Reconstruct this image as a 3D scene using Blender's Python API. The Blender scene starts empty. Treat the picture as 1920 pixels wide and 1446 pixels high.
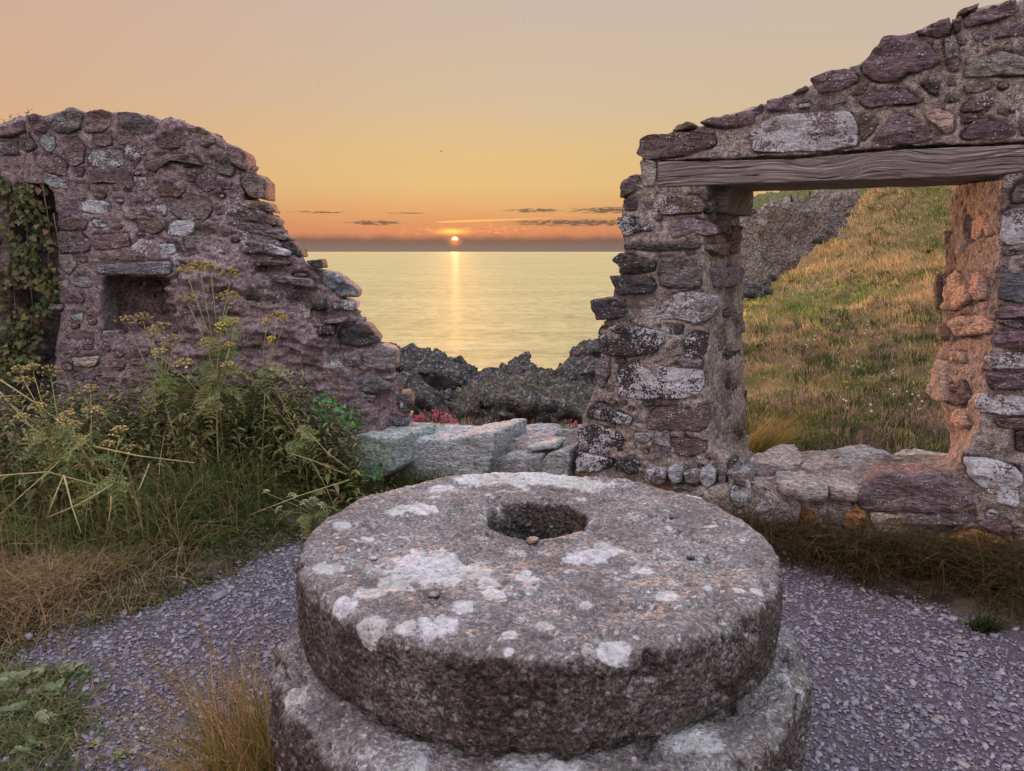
import bpy, math, random
import numpy as np
from mathutils import Vector, Matrix

random.seed(11)
RNG = np.random.default_rng(11)
PI = math.pi
sc = bpy.context.scene
col = sc.collection

# ------------------------------------------------------------------ camera
EYE = 1.58
FPX = 1450.0
PITCH = math.atan(251 / FPX)
cam_d = bpy.data.cameras.new('camera')
cam_d.sensor_width = 36.0
cam_d.lens = FPX / 1920 * 36.0
cam_d.clip_start = 0.05
cam_d.clip_end = 60000
cam = bpy.data.objects.new('camera', cam_d)
cam.location = (0, 0, EYE)
cam.rotation_euler = (PI / 2 - PITCH, 0, 0)
col.objects.link(cam)
sc.camera = cam

CP, SP = math.cos(PITCH), math.sin(PITCH)
CAM = np.array([0, 0, EYE])


def ray(px, py):
    u = (px - 960) / FPX
    v = (723 - py) / FPX
    return np.array([u, CP + v * SP, -SP + v * CP])


def at_depth(px, py, Y):
    d = ray(px, py)
    return CAM + d * (Y / d[1])


def at_height(px, py, z):
    d = ray(px, py)
    return CAM + d * ((z - EYE) / d[2])


# ------------------------------------------------------------------ node helper
class G:
    def __init__(s, tree):
        s.t = tree
        s.n = tree.nodes
        s.l = tree.links

    def put(s, sock, v):
        if isinstance(v, bpy.types.NodeSocket):
            s.l.new(v, sock)
        elif v is not None:
            if isinstance(v, (tuple, list)) and sock.type == 'RGBA' and len(v) == 3:
                v = (*v, 1)
            sock.default_value = v

    def new(s, typ, out=0, **kw):
        nd = s.n.new(typ)
        for k, v in kw.items():
            if k.startswith('i_'):
                key = k[2:]
                key = int(key) if key.isdigit() else key.replace('_', ' ')
                s.put(nd.inputs[key], v)
            else:
                setattr(nd, k, v)
        return nd.outputs[out]

    def m(s, op, a, b=0.5, c=0.0, clamp=False):
        nd = s.n.new('ShaderNodeMath')
        nd.operation = op
        nd.use_clamp = clamp
        s.put(nd.inputs[0], a)
        s.put(nd.inputs[1], b)
        s.put(nd.inputs[2], c)
        return nd.outputs[0]

    def vm(s, op, a, b=(0, 0, 0), out=0):
        nd = s.n.new('ShaderNodeVectorMath')
        nd.operation = op
        s.put(nd.inputs[0], a)
        if op == 'SCALE':
            s.put(nd.inputs['Scale'], b)
        else:
            s.put(nd.inputs[1], b)
        return nd.outputs[out]

    def mix(s, f, a, b, blend='MIX'):
        nd = s.n.new('ShaderNodeMix')
        nd.data_type = 'RGBA'
        nd.blend_type = blend
        nd.clamp_factor = True
        s.put(nd.inputs[0], f)
        s.put(nd.inputs[6], a)
        s.put(nd.inputs[7], b)
        return nd.outputs[2]

    def noise(s, vec, scale, detail=4.0, rough=0.55, dist=0.0, out=0):
        nd = s.n.new('ShaderNodeTexNoise')
        s.put(nd.inputs['Vector'], vec)
        nd.inputs['Scale'].default_value = scale
        nd.inputs['Detail'].default_value = detail
        nd.inputs['Roughness'].default_value = rough
        nd.inputs['Distortion'].default_value = dist
        return nd.outputs[out]

    def voro(s, vec, scale, feature='F1', out=0, rnd=1.0):
        nd = s.n.new('ShaderNodeTexVoronoi')
        nd.feature = feature
        s.put(nd.inputs['Vector'], vec)
        nd.inputs['Scale'].default_value = scale
        nd.inputs['Randomness'].default_value = rnd
        return nd.outputs[out]

    def ss(s, x, a, b):
        nd = s.n.new('ShaderNodeMapRange')
        nd.interpolation_type = 'SMOOTHSTEP'
        s.put(nd.inputs[0], x)
        s.put(nd.inputs[1], a)
        s.put(nd.inputs[2], b)
        return nd.outputs[0]

    def ramp(s, f, stops, interp='LINEAR'):
        nd = s.n.new('ShaderNodeValToRGB')
        r = nd.color_ramp
        r.interpolation = interp
        while len(r.elements) < len(stops):
            r.elements.new(0.5)
        for e, (p, c) in zip(r.elements, stops):
            e.position = p
            e.color = (*c, 1) if len(c) == 3 else c
        s.put(nd.inputs[0], f)
        return nd.outputs[0]

    def xyz(s, v):
        nd = s.n.new('ShaderNodeSeparateXYZ')
        s.put(nd.inputs[0], v)
        return nd.outputs

    def comb(s, x, y, z):
        nd = s.n.new('ShaderNodeCombineXYZ')
        s.put(nd.inputs[0], x)
        s.put(nd.inputs[1], y)
        s.put(nd.inputs[2], z)
        return nd.outputs[0]


def lin(r, g, b):
    f = lambda c: (c / 255 / 12.92) if c / 255 <= 0.04045 else ((c / 255 + 0.055) / 1.055) ** 2.4
    return (f(r), f(g), f(b))


# ------------------------------------------------------------------ world, sun, exposure
SUN_DIR = ray(853, 449)
SUN_DIR = SUN_DIR / np.linalg.norm(SUN_DIR)
SUN_AZ = math.atan2(SUN_DIR[0], SUN_DIR[1])
world = bpy.data.worlds.new('World')
sc.world = world
world.use_nodes = True
wt = world.node_tree
wt.nodes.clear()
g = G(wt)
dirv = g.vm('NORMALIZE', g.new('ShaderNodeTexCoord', 'Generated'))
dx, dy, dz = g.xyz(dirv)
az = g.m('ARCTAN2', dx, dy)
elev = g.m('MULTIPLY', g.m('ARCSINE', dz), 180 / PI)
azd = g.m('MULTIPLY', az, 180 / PI)
wob = g.noise(g.comb(g.m('MULTIPLY', azd, 0.05), g.m('MULTIPLY', elev, 0.5), 0.0), 1.0, 4)
e2 = g.m('ADD', elev, g.m('MULTIPLY', g.m('SUBTRACT', wob, 0.5), 1.2))
t = g.m('DIVIDE', e2, 90.0, clamp=True)
front = g.ramp(t, [
    (0.000, lin(190, 124, 98)), (0.016, lin(206, 130, 96)), (0.032, lin(216, 164, 112)),
    (0.050, lin(222, 186, 128)), (0.078, lin(220, 189, 138)), (0.115, lin(210, 187, 157)),
    (0.19, lin(202, 183, 169)), (0.30, lin(196, 178, 172)), (0.55, lin(188, 184, 198)), (1.0, lin(182, 186, 208))])
back = g.ramp(t, [
    (0.0, lin(172, 158, 160)), (0.05, lin(192, 174, 174)), (0.16, lin(206, 190, 190)),
    (0.35, lin(196, 194, 202)), (1.0, lin(178, 188, 208))])
fb = g.ss(dy, -0.25, 0.55)
skyc = g.mix(fb, back, front)
# left part of the view is pinker, right part greyer
skyc = g.mix(g.m('MULTIPLY', g.ss(dx, 0.05, -0.75), 0.45), skyc, lin(214, 150, 124))
skyc = g.mix(g.m('MULTIPLY', g.ss(dx, 0.1, 0.8), 0.25), skyc, lin(196, 186, 176))
skyc = g.vm('SCALE', skyc, g.m('ADD', 1.0, g.m('MULTIPLY', g.m('SUBTRACT', 1.0, fb), 0.9)))
skyc = g.vm('SCALE', skyc, g.m('ADD', 1.0, g.m('MULTIPLY', g.ss(dz, 0.30, 0.85), 0.75)))
# glow round the low sun
rx = g.m('SUBTRACT', azd, math.degrees(SUN_AZ))
ry = g.m('SUBTRACT', elev, math.degrees(math.asin(SUN_DIR[2])))


def gauss(cx, cy, wx, wy, jit=0.0):
    a = g.m('DIVIDE', g.m('SUBTRACT', rx, cx), wx)
    b = g.m('DIVIDE', g.m('SUBTRACT', ry, cy), wy)
    q = g.m('ADD', g.m('MULTIPLY', a, a), g.m('MULTIPLY', b, b))
    return g.m('EXPONENT', g.m('MULTIPLY', q, -1.0))


glow = gauss(0, 1.0, 16, 6)
skyc = g.mix(g.m('MULTIPLY', glow, 0.12), skyc, lin(242, 186, 104))
streak = g.noise(g.comb(g.m('MULTIPLY', azd, 0.55), g.m('MULTIPLY', elev, 7.0), 3.0), 1.0, 6, 0.62, 0.6)
fine = g.noise(g.comb(g.m('MULTIPLY', azd, 1.6), g.m('MULTIPLY', elev, 9.0), 8.0), 1.0, 5, 0.6, 0.4)
veil = g.m('MULTIPLY', g.ss(streak, 0.5, 0.75), gauss(0, 1.3, 40, 1.3))
skyc = g.mix(g.m('MULTIPLY', veil, 0.55), skyc, lin(226, 128, 92))
# bright streaks beside the sun
br = g.m('MULTIPLY', g.ss(fine, 0.47, 0.66), gauss(1.2, 0.65, 5.0, 0.38))
skyc = g.mix(g.m('MULTIPLY', br, 0.9), skyc, (1.15, 0.42, 0.15))
skyc = g.mix(g.m('MULTIPLY', gauss(-0.2, 0.56, 0.9, 0.17), 0.97), skyc, (2.0, 0.85, 0.16))
stb = g.m('DIVIDE', g.m('SUBTRACT', ry, g.m('ADD', 1.27, g.m('MULTIPLY', rx, 0.035))), 0.055)
st = g.m('MULTIPLY', g.m('EXPONENT', g.m('MULTIPLY', g.m('MULTIPLY', stb, stb), -1.0)), g.m('MULTIPLY', g.ss(rx, -1.6, -0.6), g.ss(rx, 9.0, 0.5)))
skyc = g.mix(g.m('MULTIPLY', st, 0.95), skyc, (1.25, 0.62, 0.17))
# small dark clouds
dark = None
for cx, cy, wx, wy, k in [(-5.7, 1.15, 1.9, 0.16, 1.0), (5.8, 2.05, 2.0, 0.15, 0.9), (11.2, 2.05, 2.8, 0.22, 1.0), (9.5, 1.18, 5.5, 0.24, 1.0),
                          (5.4, 1.22, 1.6, 0.12, 0.8), (-9.5, 1.85, 2.4, 0.08, 0.7), (-3.5, 1.85, 1.8, 0.06, 0.6), (13.0, 0.35, 2.0, 0.05, 0.6),
                          (-24, 1.6, 5, 0.3, 0.9), (26, 1.4, 6, 0.4, 0.9), (-40, 2.6, 7, 0.4, 0.9), (38, 2.8, 8, 0.5, 0.8)]:
    d_ = g.m('MULTIPLY', gauss(cx, cy, wx, wy), k)
    dark = d_ if dark is None else g.m('MAXIMUM', dark, d_)
dark = g.m('MULTIPLY', dark, g.m('ADD', 0.35, g.m('MULTIPLY', g.ss(fine, 0.36, 0.62), 0.9)))
skyc = g.mix(g.m('MULTIPLY', g.ss(dark, 0.12, 0.75), 0.95), skyc, lin(104, 90, 80))
# cloud bank lying on the horizon
edge = g.m('ADD', 1.02, g.m('MULTIPLY', g.m('SUBTRACT', g.noise(g.comb(g.m('MULTIPLY', azd, 0.35), 0.0, 5.0), 1.0, 6, 0.6), 0.5), 0.75))
bank = g.m('MULTIPLY', g.ss(elev, g.m('ADD', edge, 0.35), g.m('SUBTRACT', edge, 0.30)), 1.0)
bankc = g.mix(g.ss(elev, 0.0, 0.9), lin(122, 116, 108), lin(112, 94, 86))
bankc = g.mix(g.m('MULTIPLY', g.ss(fine, 0.5, 0.72), 0.4), bankc, lin(168, 112, 92))
skyc = g.mix(g.m('MULTIPLY', bank, 0.93), skyc, bankc)
# the sun itself, its lower limb dipping into the bank
rr = g.m('SQRT', g.m('ADD', g.m('MULTIPLY', rx, rx), g.m('MULTIPLY', g.m('MULTIPLY', ry, ry), 1.3)))
disc = g.m('MULTIPLY', g.ss(rr, 0.25, 0.18), g.m('MULTIPLY', g.ss(ry, -0.10, 0.02), 1.0))
halo = g.m('MULTIPLY', gauss(0, -0.1, 0.36, 0.30), 0.9)
skyc = g.mix(halo, skyc, (1.1, 0.33, 0.10))
skyc = g.vm('ADD', skyc, g.vm('SCALE', g.comb(4.0, 2.2, 0.9), disc))
nis = g.n.new('ShaderNodeTexSky')
nis.sky_type = 'NISHITA'
nis.sun_disc = False
nis.sun_elevation = math.radians(2.0)
nis.sun_rotation = SUN_AZ
nis.air_density = 1.2
nis.dust_density = 2.0
skyc = g.vm('ADD', skyc, g.vm('SCALE', nis.outputs[0], 0.003))
bg = g.n.new('ShaderNodeBackground')
g.put(bg.inputs[0], skyc)
bg.inputs[1].default_value = 1.0
wo = g.n.new('ShaderNodeOutputWorld')
g.l.new(bg.outputs[0], wo.inputs[0])

sun_d = bpy.data.lights.new('sun', 'SUN')
sun_d.energy = 4.4
sun_d.angle = math.radians(0.6)
sun_d.color = (1.0, 0.45, 0.24)
sun = bpy.data.objects.new('sun', sun_d)
el = math.radians(2.0)
sdir = Vector((math.sin(SUN_AZ) * math.cos(el), math.cos(SUN_AZ) * math.cos(el), math.sin(el)))
sun.rotation_euler = sdir.to_track_quat('Z', 'Y').to_euler()
col.objects.link(sun)

sc.view_settings.view_transform = 'Standard'
sc.view_settings.look = 'None'
sc.view_settings.exposure = 0.0
sc.view_settings.gamma = 1.0
sc.view_settings.use_curve_mapping = False
sc.render.engine = 'CYCLES'
sc.cycles.max_bounces = 6
sc.cycles.transparent_max_bounces = 4
sc.cycles.caustics_reflective = False
sc.cycles.caustics_refractive = False
sc.cycles.use_denoising = True


# ------------------------------------------------------------------ numpy noise
def _h(i, j, k, s=0):
    n = (i * 374761393 + j * 668265263 + k * 2147483647 + s * 974634777) & 0xFFFFFFFF
    n = ((n ^ (n >> 13)) * 1274126177) & 0xFFFFFFFF
    n = ((n ^ (n >> 16)) * 2246822519) & 0xFFFFFFFF
    return ((n ^ (n >> 15)) & 0xFFFFFF) / float(0xFFFFFF)


def vnoise(p, s=0):
    p = np.asarray(p, dtype=np.float64)
    i = np.floor(p).astype(np.int64)
    f = p - i
    f = f * f * f * (f * (f * 6 - 15) + 10)
    i = i & 0xFFFF
    r = 0
    for a in (0, 1):
        wa = f[:, 0] if a else 1 - f[:, 0]
        for b in (0, 1):
            wb = f[:, 1] if b else 1 - f[:, 1]
            for c in (0, 1):
                wc = f[:, 2] if c else 1 - f[:, 2]
                r = r + wa * wb * wc * _h(i[:, 0] + a, i[:, 1] + b, i[:, 2] + c, s)
    return r * 2 - 1


def fbm(p, octs=4, gain=0.5, s=0):
    p = np.asarray(p, dtype=np.float64)
    a, r, tot = 1.0, 0, 0
    for o in range(octs):
        r = r + a * vnoise(p * (2.03 ** o) + 17.3 * o, s + o)
        tot += a
        a *= gain
    return r / tot


def ridged(p, octs=4, gain=0.55, s=0):
    p = np.asarray(p, dtype=np.float64)
    a, r, tot = 1.0, 0, 0
    for o in range(octs):
        r = r + a * (1 - np.abs(vnoise(p * (2.1 ** o) + 9.1 * o, s + o)) * 2)
        tot += a
        a *= gain
    return r / tot


def worley(p, s=0):
    """distance to nearest feature point and the cell's random number"""
    p = np.asarray(p, dtype=np.float64)
    i0 = np.floor(p).astype(np.int64)
    best = np.full(len(p), 9.0)
    rid = np.zeros(len(p))
    for a in (-1, 0, 1):
        for b in (-1, 0, 1):
            for c in (-1, 0, 1):
                i = i0 + np.array([a, b, c])
                k = i & 0xFFFF
                q = i + np.stack([_h(k[:, 0], k[:, 1], k[:, 2], s + q_) for q_ in (1, 2, 3)], 1)
                d = np.sqrt(((q - p) ** 2).sum(1))
                w = d < best
                best = np.where(w, d, best)
                rid = np.where(w, _h(k[:, 0], k[:, 1], k[:, 2], s + 7), rid)
    return best, rid


# ------------------------------------------------------------------ mesh helpers
def mesh_np(name, V, F, cols=None, smooth=True):
    V = np.ascontiguousarray(V, dtype=np.float32)
    me = bpy.data.meshes.new(name)
    if isinstance(F, np.ndarray):
        k = F.shape[1]
        me.vertices.add(len(V))
        me.vertices.foreach_set('co', V.ravel())
        me.loops.add(F.size)
        me.loops.foreach_set('vertex_index', F.astype(np.int32).ravel())
        me.polygons.add(len(F))
        me.polygons.foreach_set('loop_start', np.arange(0, F.size, k, dtype=np.int32))
        me.update(calc_edges=True)
    else:
        me.from_pydata([tuple(v) for v in V.tolist()], [], F)
        me.update()
    if smooth:
        me.polygons.foreach_set('use_smooth', np.ones(len(me.polygons), dtype=bool))
    if cols is not None:
        c4 = np.ones((len(V), 4), dtype=np.float32)
        c4[:, :3] = cols
        a = me.color_attributes.new('tone', 'FLOAT_COLOR', 'POINT')
        a.data.foreach_set('color', c4.ravel())
    return me


def link(name, me, mat=None, parent=None, **props):
    o = bpy.data.objects.new(name, me)
    col.objects.link(o)
    if mat is not None and me is not None and not me.materials:
        me.materials.append(mat)
    if parent is not None:
        o.parent = parent
        o.location = (-parent.location[0], -parent.location[1], -parent.location[2])
    for k, v in props.items():
        o[k] = v
    return o


def thing(name, loc, label, cat, group=None):
    o = bpy.data.objects.new(name, None)
    o.location = loc
    o.empty_display_size = 0.1
    col.objects.link(o)
    o['label'] = label
    o['category'] = cat
    if group:
        o['group'] = group
    return o


class Acc:
    """gathers pieces of one mesh"""
    def __init__(s):
        s.V, s.F, s.C, s.n = [], [], [], 0

    def add(s, V, F, c=None):
        V = np.asarray(V, dtype=float)
        s.V.append(V)
        s.F += [tuple(int(i) + s.n for i in f) for f in F]
        if c is not None:
            s.C.append(np.broadcast_to(np.asarray(c, dtype=float), (len(V), 3)))
        s.n += len(V)

    def mesh(s, name, smooth=True):
        V = np.concatenate(s.V)
        return mesh_np(name, V, s.F, np.concatenate(s.C) if s.C else None, smooth)


def tube(acc, pts, r0, r1, n=6, c=None):
    pts = [np.asarray(p, float) for p in pts]
    V, F = [], []
    for i, p in enumerate(pts):
        d = pts[min(i + 1, len(pts) - 1)] - pts[max(i - 1, 0)]
        d = d / (np.linalg.norm(d) + 1e-9)
        a = np.cross(d, [0.31, 0.17, 0.93] if abs(d[2]) < 0.9 else [1, 0, 0])
        a /= np.linalg.norm(a)
        b = np.cross(d, a)
        r = r0 + (r1 - r0) * i / (len(pts) - 1)
        for k in range(n):
            t_ = 2 * PI * k / n
            V.append(p + r * (math.cos(t_) * a + math.sin(t_) * b))
    for i in range(len(pts) - 1):
        for k in range(n):
            F.append((i * n + k, i * n + (k + 1) % n, (i + 1) * n + (k + 1) % n, (i + 1) * n + k))
    F.append(tuple(range(n))[::-1])
    F.append(tuple(range((len(pts) - 1) * n, len(pts) * n)))
    acc.add(V, F, c)


def remesh(pieces, voxel):
    """pieces: list of (V, F) closed shells; returns vertices, quads of their union"""
    a = Acc()
    for V, F in pieces:
        a.add(V, F)
    me = a.mesh('work')
    o = bpy.data.objects.new('work', me)
    col.objects.link(o)
    md = o.modifiers.new('r', 'REMESH')
    md.mode = 'VOXEL'
    md.voxel_size = voxel
    md.adaptivity = 0
    dg = bpy.context.evaluated_depsgraph_get()
    ev = o.evaluated_get(dg)
    m2 = bpy.data.meshes.new_from_object(ev)
    V = np.empty(len(m2.vertices) * 3)
    m2.vertices.foreach_get('co', V)
    V = V.reshape(-1, 3)
    Fq = np.empty(len(m2.loops), dtype=np.int32)
    m2.loops.foreach_get('vertex_index', Fq)
    ls = len(m2.loops) // len(m2.polygons)
    Fq = Fq.reshape(-1, ls)
    bpy.data.objects.remove(o)
    bpy.data.meshes.remove(me)
    bpy.data.meshes.remove(m2)
    return V, Fq


def vnormals(V, F):
    a = V[F[:, 2]] - V[F[:, 0]]
    b = V[F[:, 3]] - V[F[:, 1]] if F.shape[1] == 4 else V[F[:, 1]] - V[F[:, 0]]
    fn = np.cross(a, b) if F.shape[1] == 4 else np.cross(b, a)
    N = np.zeros_like(V)
    for k in range(F.shape[1]):
        np.add.at(N, F[:, k], fn)
    return N / (np.linalg.norm(N, axis=1, keepdims=True) + 1e-12)


def smooth_v(V, F, it=2, f=0.5):
    for _ in range(it):
        S = np.zeros_like(V)
        c = np.zeros(len(V))
        k = F.shape[1]
        for i in range(k):
            a, b = F[:, i], F[:, (i + 1) % k]
            np.add.at(S, a, V[b])
            np.add.at(S, b, V[a])
            np.add.at(c, a, 1)
            np.add.at(c, b, 1)
        V = V + (S / c[:, None] - V) * f
    return V


class Plane:
    def __init__(s, O, d, w=(0, 0, 1)):
        s.O = np.array(O, float)
        s.d = np.array(d, float)
        s.d /= np.linalg.norm(s.d)
        w = np.array(w, float)
        w = w - s.d * np.dot(w, s.d)
        s.w = w / np.linalg.norm(w)
        s.m = np.cross(s.d, s.w)
        s.stones = []          # outlines laid in this plane (u, w)

    def hit(s, px, py, off=0.0):
        r = ray(px, py)
        O = s.O + s.m * off
        t_ = np.dot(O - CAM, s.m) / np.dot(r, s.m)
        return CAM + r * t_

    def uv(s, P):
        q = np.asarray(P) - s.O
        return np.stack([q @ s.d, q @ s.w], -1)

    def pt(s, uv, off=0.0):
        uv = np.atleast_2d(uv)
        off = np.asarray(off)
        return s.O + uv[:, :1] * s.d + uv[:, 1:2] * s.w + np.reshape(off, (-1, 1)) * s.m


def prism(A, B):
    n = len(A)
    V = np.concatenate([A, B])
    F = [tuple(range(n)), tuple(range(2 * n - 1, n - 1, -1))]
    for i in range(n):
        j = (i + 1) % n
        F.append((i, n + i, n + j, j))
    return V, F


def px_prism(plane, pts, depth, shift=(0, 0), off=0.0):
    """outline seen on a plane, carried back to a parallel plane where the same (shifted) outline stands"""
    A = np.array([plane.hit(x, y, off) for x, y in pts])
    if shift is None:
        B = A - plane.m * depth
    else:
        B = np.array([plane.hit(x + shift[0], y + shift[1], off - depth) for x, y in pts])
    return prism(A, B)


# ------------------------------------------------------------------ materials
def new_mat(name):
    m_ = bpy.data.materials.new(name)
    m_.use_nodes = True
    m_.node_tree.nodes.clear()
    g_ = G(m_.node_tree)
    return m_, g_


def finish(g_, color, rough=0.9, height=None, dist=0.01, strength=1.0, spec=0.3, trans=None, metallic=0.0, normal=None):
    bs = g_.n.new('ShaderNodeBsdfPrincipled')
    g_.put(bs.inputs['Base Color'], color)
    g_.put(bs.inputs['Roughness'], rough)
    g_.put(bs.inputs['Specular IOR Level'], spec)
    g_.put(bs.inputs['Metallic'], metallic)
    if height is not None:
        b = g_.n.new('ShaderNodeBump')
        b.inputs['Strength'].default_value = strength
        b.inputs['Distance'].default_value = dist
        g_.put(b.inputs['Height'], height)
        g_.l.new(b.outputs[0], bs.inputs['Normal'])
    out = g_.n.new('ShaderNodeOutputMaterial')
    if trans is not None:
        tr = g_.n.new('ShaderNodeBsdfTranslucent')
        g_.put(tr.inputs[0], color)
        mx = g_.n.new('ShaderNodeMixShader')
        mx.inputs[0].default_value = trans
        g_.l.new(bs.outputs[0], mx.inputs[1])
        g_.l.new(tr.outputs[0], mx.inputs[2])
        g_.l.new(mx.outputs[0], out.inputs[0])
    else:
        g_.l.new(bs.outputs[0], out.inputs[0])
    return bs


def lichen_mask(q, P, amount, scale=1.0):
    """crusty patches: big colonies broken into small lobes"""
    colony = q.noise(P, 5.5 * scale, 3, 0.5, 0.6)
    lobes = q.noise(P, 36 * scale, 6, 0.72, 0.5)
    cells = q.voro(P, 95 * scale)
    v = q.m('ADD', q.m('MULTIPLY', colony, 0.9), q.m('MULTIPLY', lobes, 0.75))
    v = q.m('SUBTRACT', v, q.m('MULTIPLY', cells, 0.30))
    thr = q.m('SUBTRACT', 1.10, q.m('MULTIPLY', amount, 0.47))
    return q.ss(v, thr, q.m('ADD', thr, 0.035))


def make_stone_mat():
    m_, q = new_mat('stone')
    P = q.new('ShaderNodeNewGeometry', 'Position')
    oi = q.n.new('ShaderNodeObjectInfo')
    tint, lich, rnd = oi.outputs['Color'], oi.outputs['Alpha'], oi.outputs['Random']
    px_, py_, pz_ = q.xyz(P)
    Ps = q.comb(px_, py_, q.m('MULTIPLY', pz_, 3.0))
    big = q.noise(P, 7, 4)
    mid = q.noise(Ps, 34, 8, 0.68, 0.3)
    fin = q.noise(P, 210, 4, 0.7)
    strata = q.noise(q.comb(px_, py_, q.m('MULTIPLY', pz_, 5.0)), 14, 7, 0.65, 1.2)
    c = q.mix(1.0, tint, q.ramp(mid, [(0.32, (0.34, 0.34, 0.37)), (0.48, (1.35, 1.35, 1.37)), (0.64, (2.9, 2.8, 2.75))]), 'MULTIPLY')
    c = q.mix(q.m('MULTIPLY', q.ss(big, 0.5, 0.7), 0.45), c, q.mix(1.0, tint, (1.35, 1.05, 0.8), 'MULTIPLY'))
    c = q.mix(q.m('MULTIPLY', q.ss(fin, 0.56, 0.70), 0.55), c, (0.55, 0.50, 0.50))
    c = q.mix(q.m('MULTIPLY', q.ss(fin, 0.44, 0.30), 0.7), c, (0.035, 0.03, 0.034))
    # green-grey and black growth
    grn = q.ss(q.noise(P, 11, 5, 0.6, 0.5), 0.56, 0.68)
    c = q.mix(q.m('MULTIPLY', grn, 0.35), c, (0.10, 0.10, 0.075))
    blk = q.ss(q.noise(P, 16, 6, 0.7, 0.4), 0.58, 0.66)
    c = q.mix(q.m('MULTIPLY', blk, 0.55), c, (0.03, 0.027, 0.03))
    lm = lichen_mask(q, P, lich)
    spots = q.m('MULTIPLY', q.ss(q.voro(P, 60), 0.26, 0.2), q.ss(q.noise(P, 12, 3), 0.47, 0.55))
    lm = q.m('MAXIMUM', lm, q.m('MULTIPLY', spots, q.ss(lich, 0.02, 0.12)))
    lc = q.mix(q.ss(q.noise(P, 60, 5, 0.7), 0.3, 0.6), (0.42, 0.45, 0.50), (0.84, 0.89, 0.96))
    c = q.mix(q.m('MULTIPLY', lm, 0.92), c, lc)
    h = q.m('ADD', q.m('MULTIPLY', mid, 0.8), q.m('MULTIPLY', strata, 0.85))
    h = q.m('ADD', h, q.m('MULTIPLY', fin, 0.16))
    h = q.m('ADD', h, q.m('MULTIPLY', lm, 0.10))
    finish(q, c, 0.88, h, 0.028, 1.0, 0.25)
    return m_


def make_mortar_mat(name='mortar', tone=(0.30, 0.235, 0.205), orange=False):
    m_, q = new_mat(name)
    P = q.new('ShaderNodeNewGeometry', 'Position')
    px_, py_, pz_ = q.xyz(P)
    n1 = q.noise(P, 6, 5, 0.6)
    n2 = q.noise(P, 42, 8, 0.7, 0.3)
    grit = q.voro(P, 170)
    grit2 = q.noise(P, 260, 3, 0.7)
    c = q.mix(n1, tuple(0.62 * v for v in tone), tuple(1.28 * v for v in tone))
    c = q.mix(1.0, c, q.ramp(n2, [(0.34, (0.26, 0.24, 0.26)), (0.50, (1.0, 1.0, 1.0)), (0.66, (1.95, 1.9, 1.88))]), 'MULTIPLY')
    c = q.mix(q.m('MULTIPLY', q.ss(grit, 0.55, 0.75), 0.6), c, (0.05, 0.042, 0.045))
    c = q.mix(q.m('MULTIPLY', q.ss(grit2, 0.55, 0.68), 0.6), c, (0.68, 0.62, 0.58))
    dk = q.ss(q.noise(P, 3.6, 8, 0.72, 0.4), 0.50, 0.60)
    c = q.mix(q.m('MULTIPLY', dk, 0.66), c, (0.10, 0.082, 0.085))
    lm = lichen_mask(q, P, 0.52)
    c = q.mix(q.m('MULTIPLY', lm, 0.85), c, q.mix(q.noise(P, 70, 4), (0.42, 0.44, 0.50), (0.82, 0.85, 0.92)))
    sp2 = q.m('MULTIPLY', q.ss(q.voro(P, 75), 0.25, 0.18), q.ss(q.noise(P, 10, 4, 0.6), 0.46, 0.54))
    c = q.mix(q.m('MULTIPLY', sp2, 0.8), c, (0.66, 0.68, 0.76))
    if orange:
        om = q.m('MULTIPLY', q.ss(q.noise(P, 4.5, 6, 0.65, 0.5), 0.53, 0.6), q.ss(pz_, 0.32, 0.2))
        c = q.mix(q.m('MULTIPLY', om, 0.6), c, (0.34, 0.17, 0.06))
    h = q.m('ADD', q.m('MULTIPLY', n2, 0.9), q.m('MULTIPLY', q.m('SUBTRACT', 0.6, grit), 0.30))
    h = q.m('ADD', h, q.m('MULTIPLY', grit2, 0.16))
    h = q.m('ADD', h, q.m('MULTIPLY', q.noise(q.comb(px_, py_, q.m('MULTIPLY', pz_, 4.0)), 12, 6, 0.65, 1.0), 0.6))
    finish(q, c, 0.95, h, 0.019, 1.0, 0.15)
    return m_


def make_tone_mat(name, trans=0.3, rough=0.6, spec=0.3, jitter=0.35, scale=30):
    m_, q = new_mat(name)
    at = q.n.new('ShaderNodeAttribute')
    at.attribute_name = 'tone'
    P = q.new('ShaderNodeNewGeometry', 'Position')
    n = q.noise(P, scale, 3)
    c = q.mix(1.0, at.outputs['Color'], q.ramp(n, [(0.3, (1 - jitter,) * 3), (0.7, (1 + jitter,) * 3)]), 'MULTIPLY')
    finish(q, c, rough, None, spec=spec, trans=trans)
    return m_


M_STONE = make_stone_mat()
M_MORTAR = make_mortar_mat('mortar', (0.41, 0.365, 0.335), True)
M_MORTAR_L = make_mortar_mat('mortar_purple', (0.335, 0.255, 0.28))
M_GRASS = make_tone_mat('grass', 0.5, 0.65, 0.15)
M_LEAF = make_tone_mat('leaf', 0.25, 0.5, 0.35)
M_STEM = make_tone_mat('stem', 0.05, 0.6, 0.3)
M_FLOWER = make_tone_mat('flower', 0.2, 0.8, 0.1)

TINT = {'p': (0.138, 0.106, 0.120), 'r': (0.155, 0.110, 0.112), 'g': (0.165, 0.152, 0.16), 'd': (0.055, 0.050, 0.056),
        'b': (0.15, 0.12, 0.108), 'o': (0.33, 0.175, 0.075), 'l': (0.30, 0.27, 0.265), 's': (0.12, 0.12, 0.145),
        'w': (0.255, 0.28, 0.295), 't': (0.40, 0.31, 0.26)}


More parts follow.
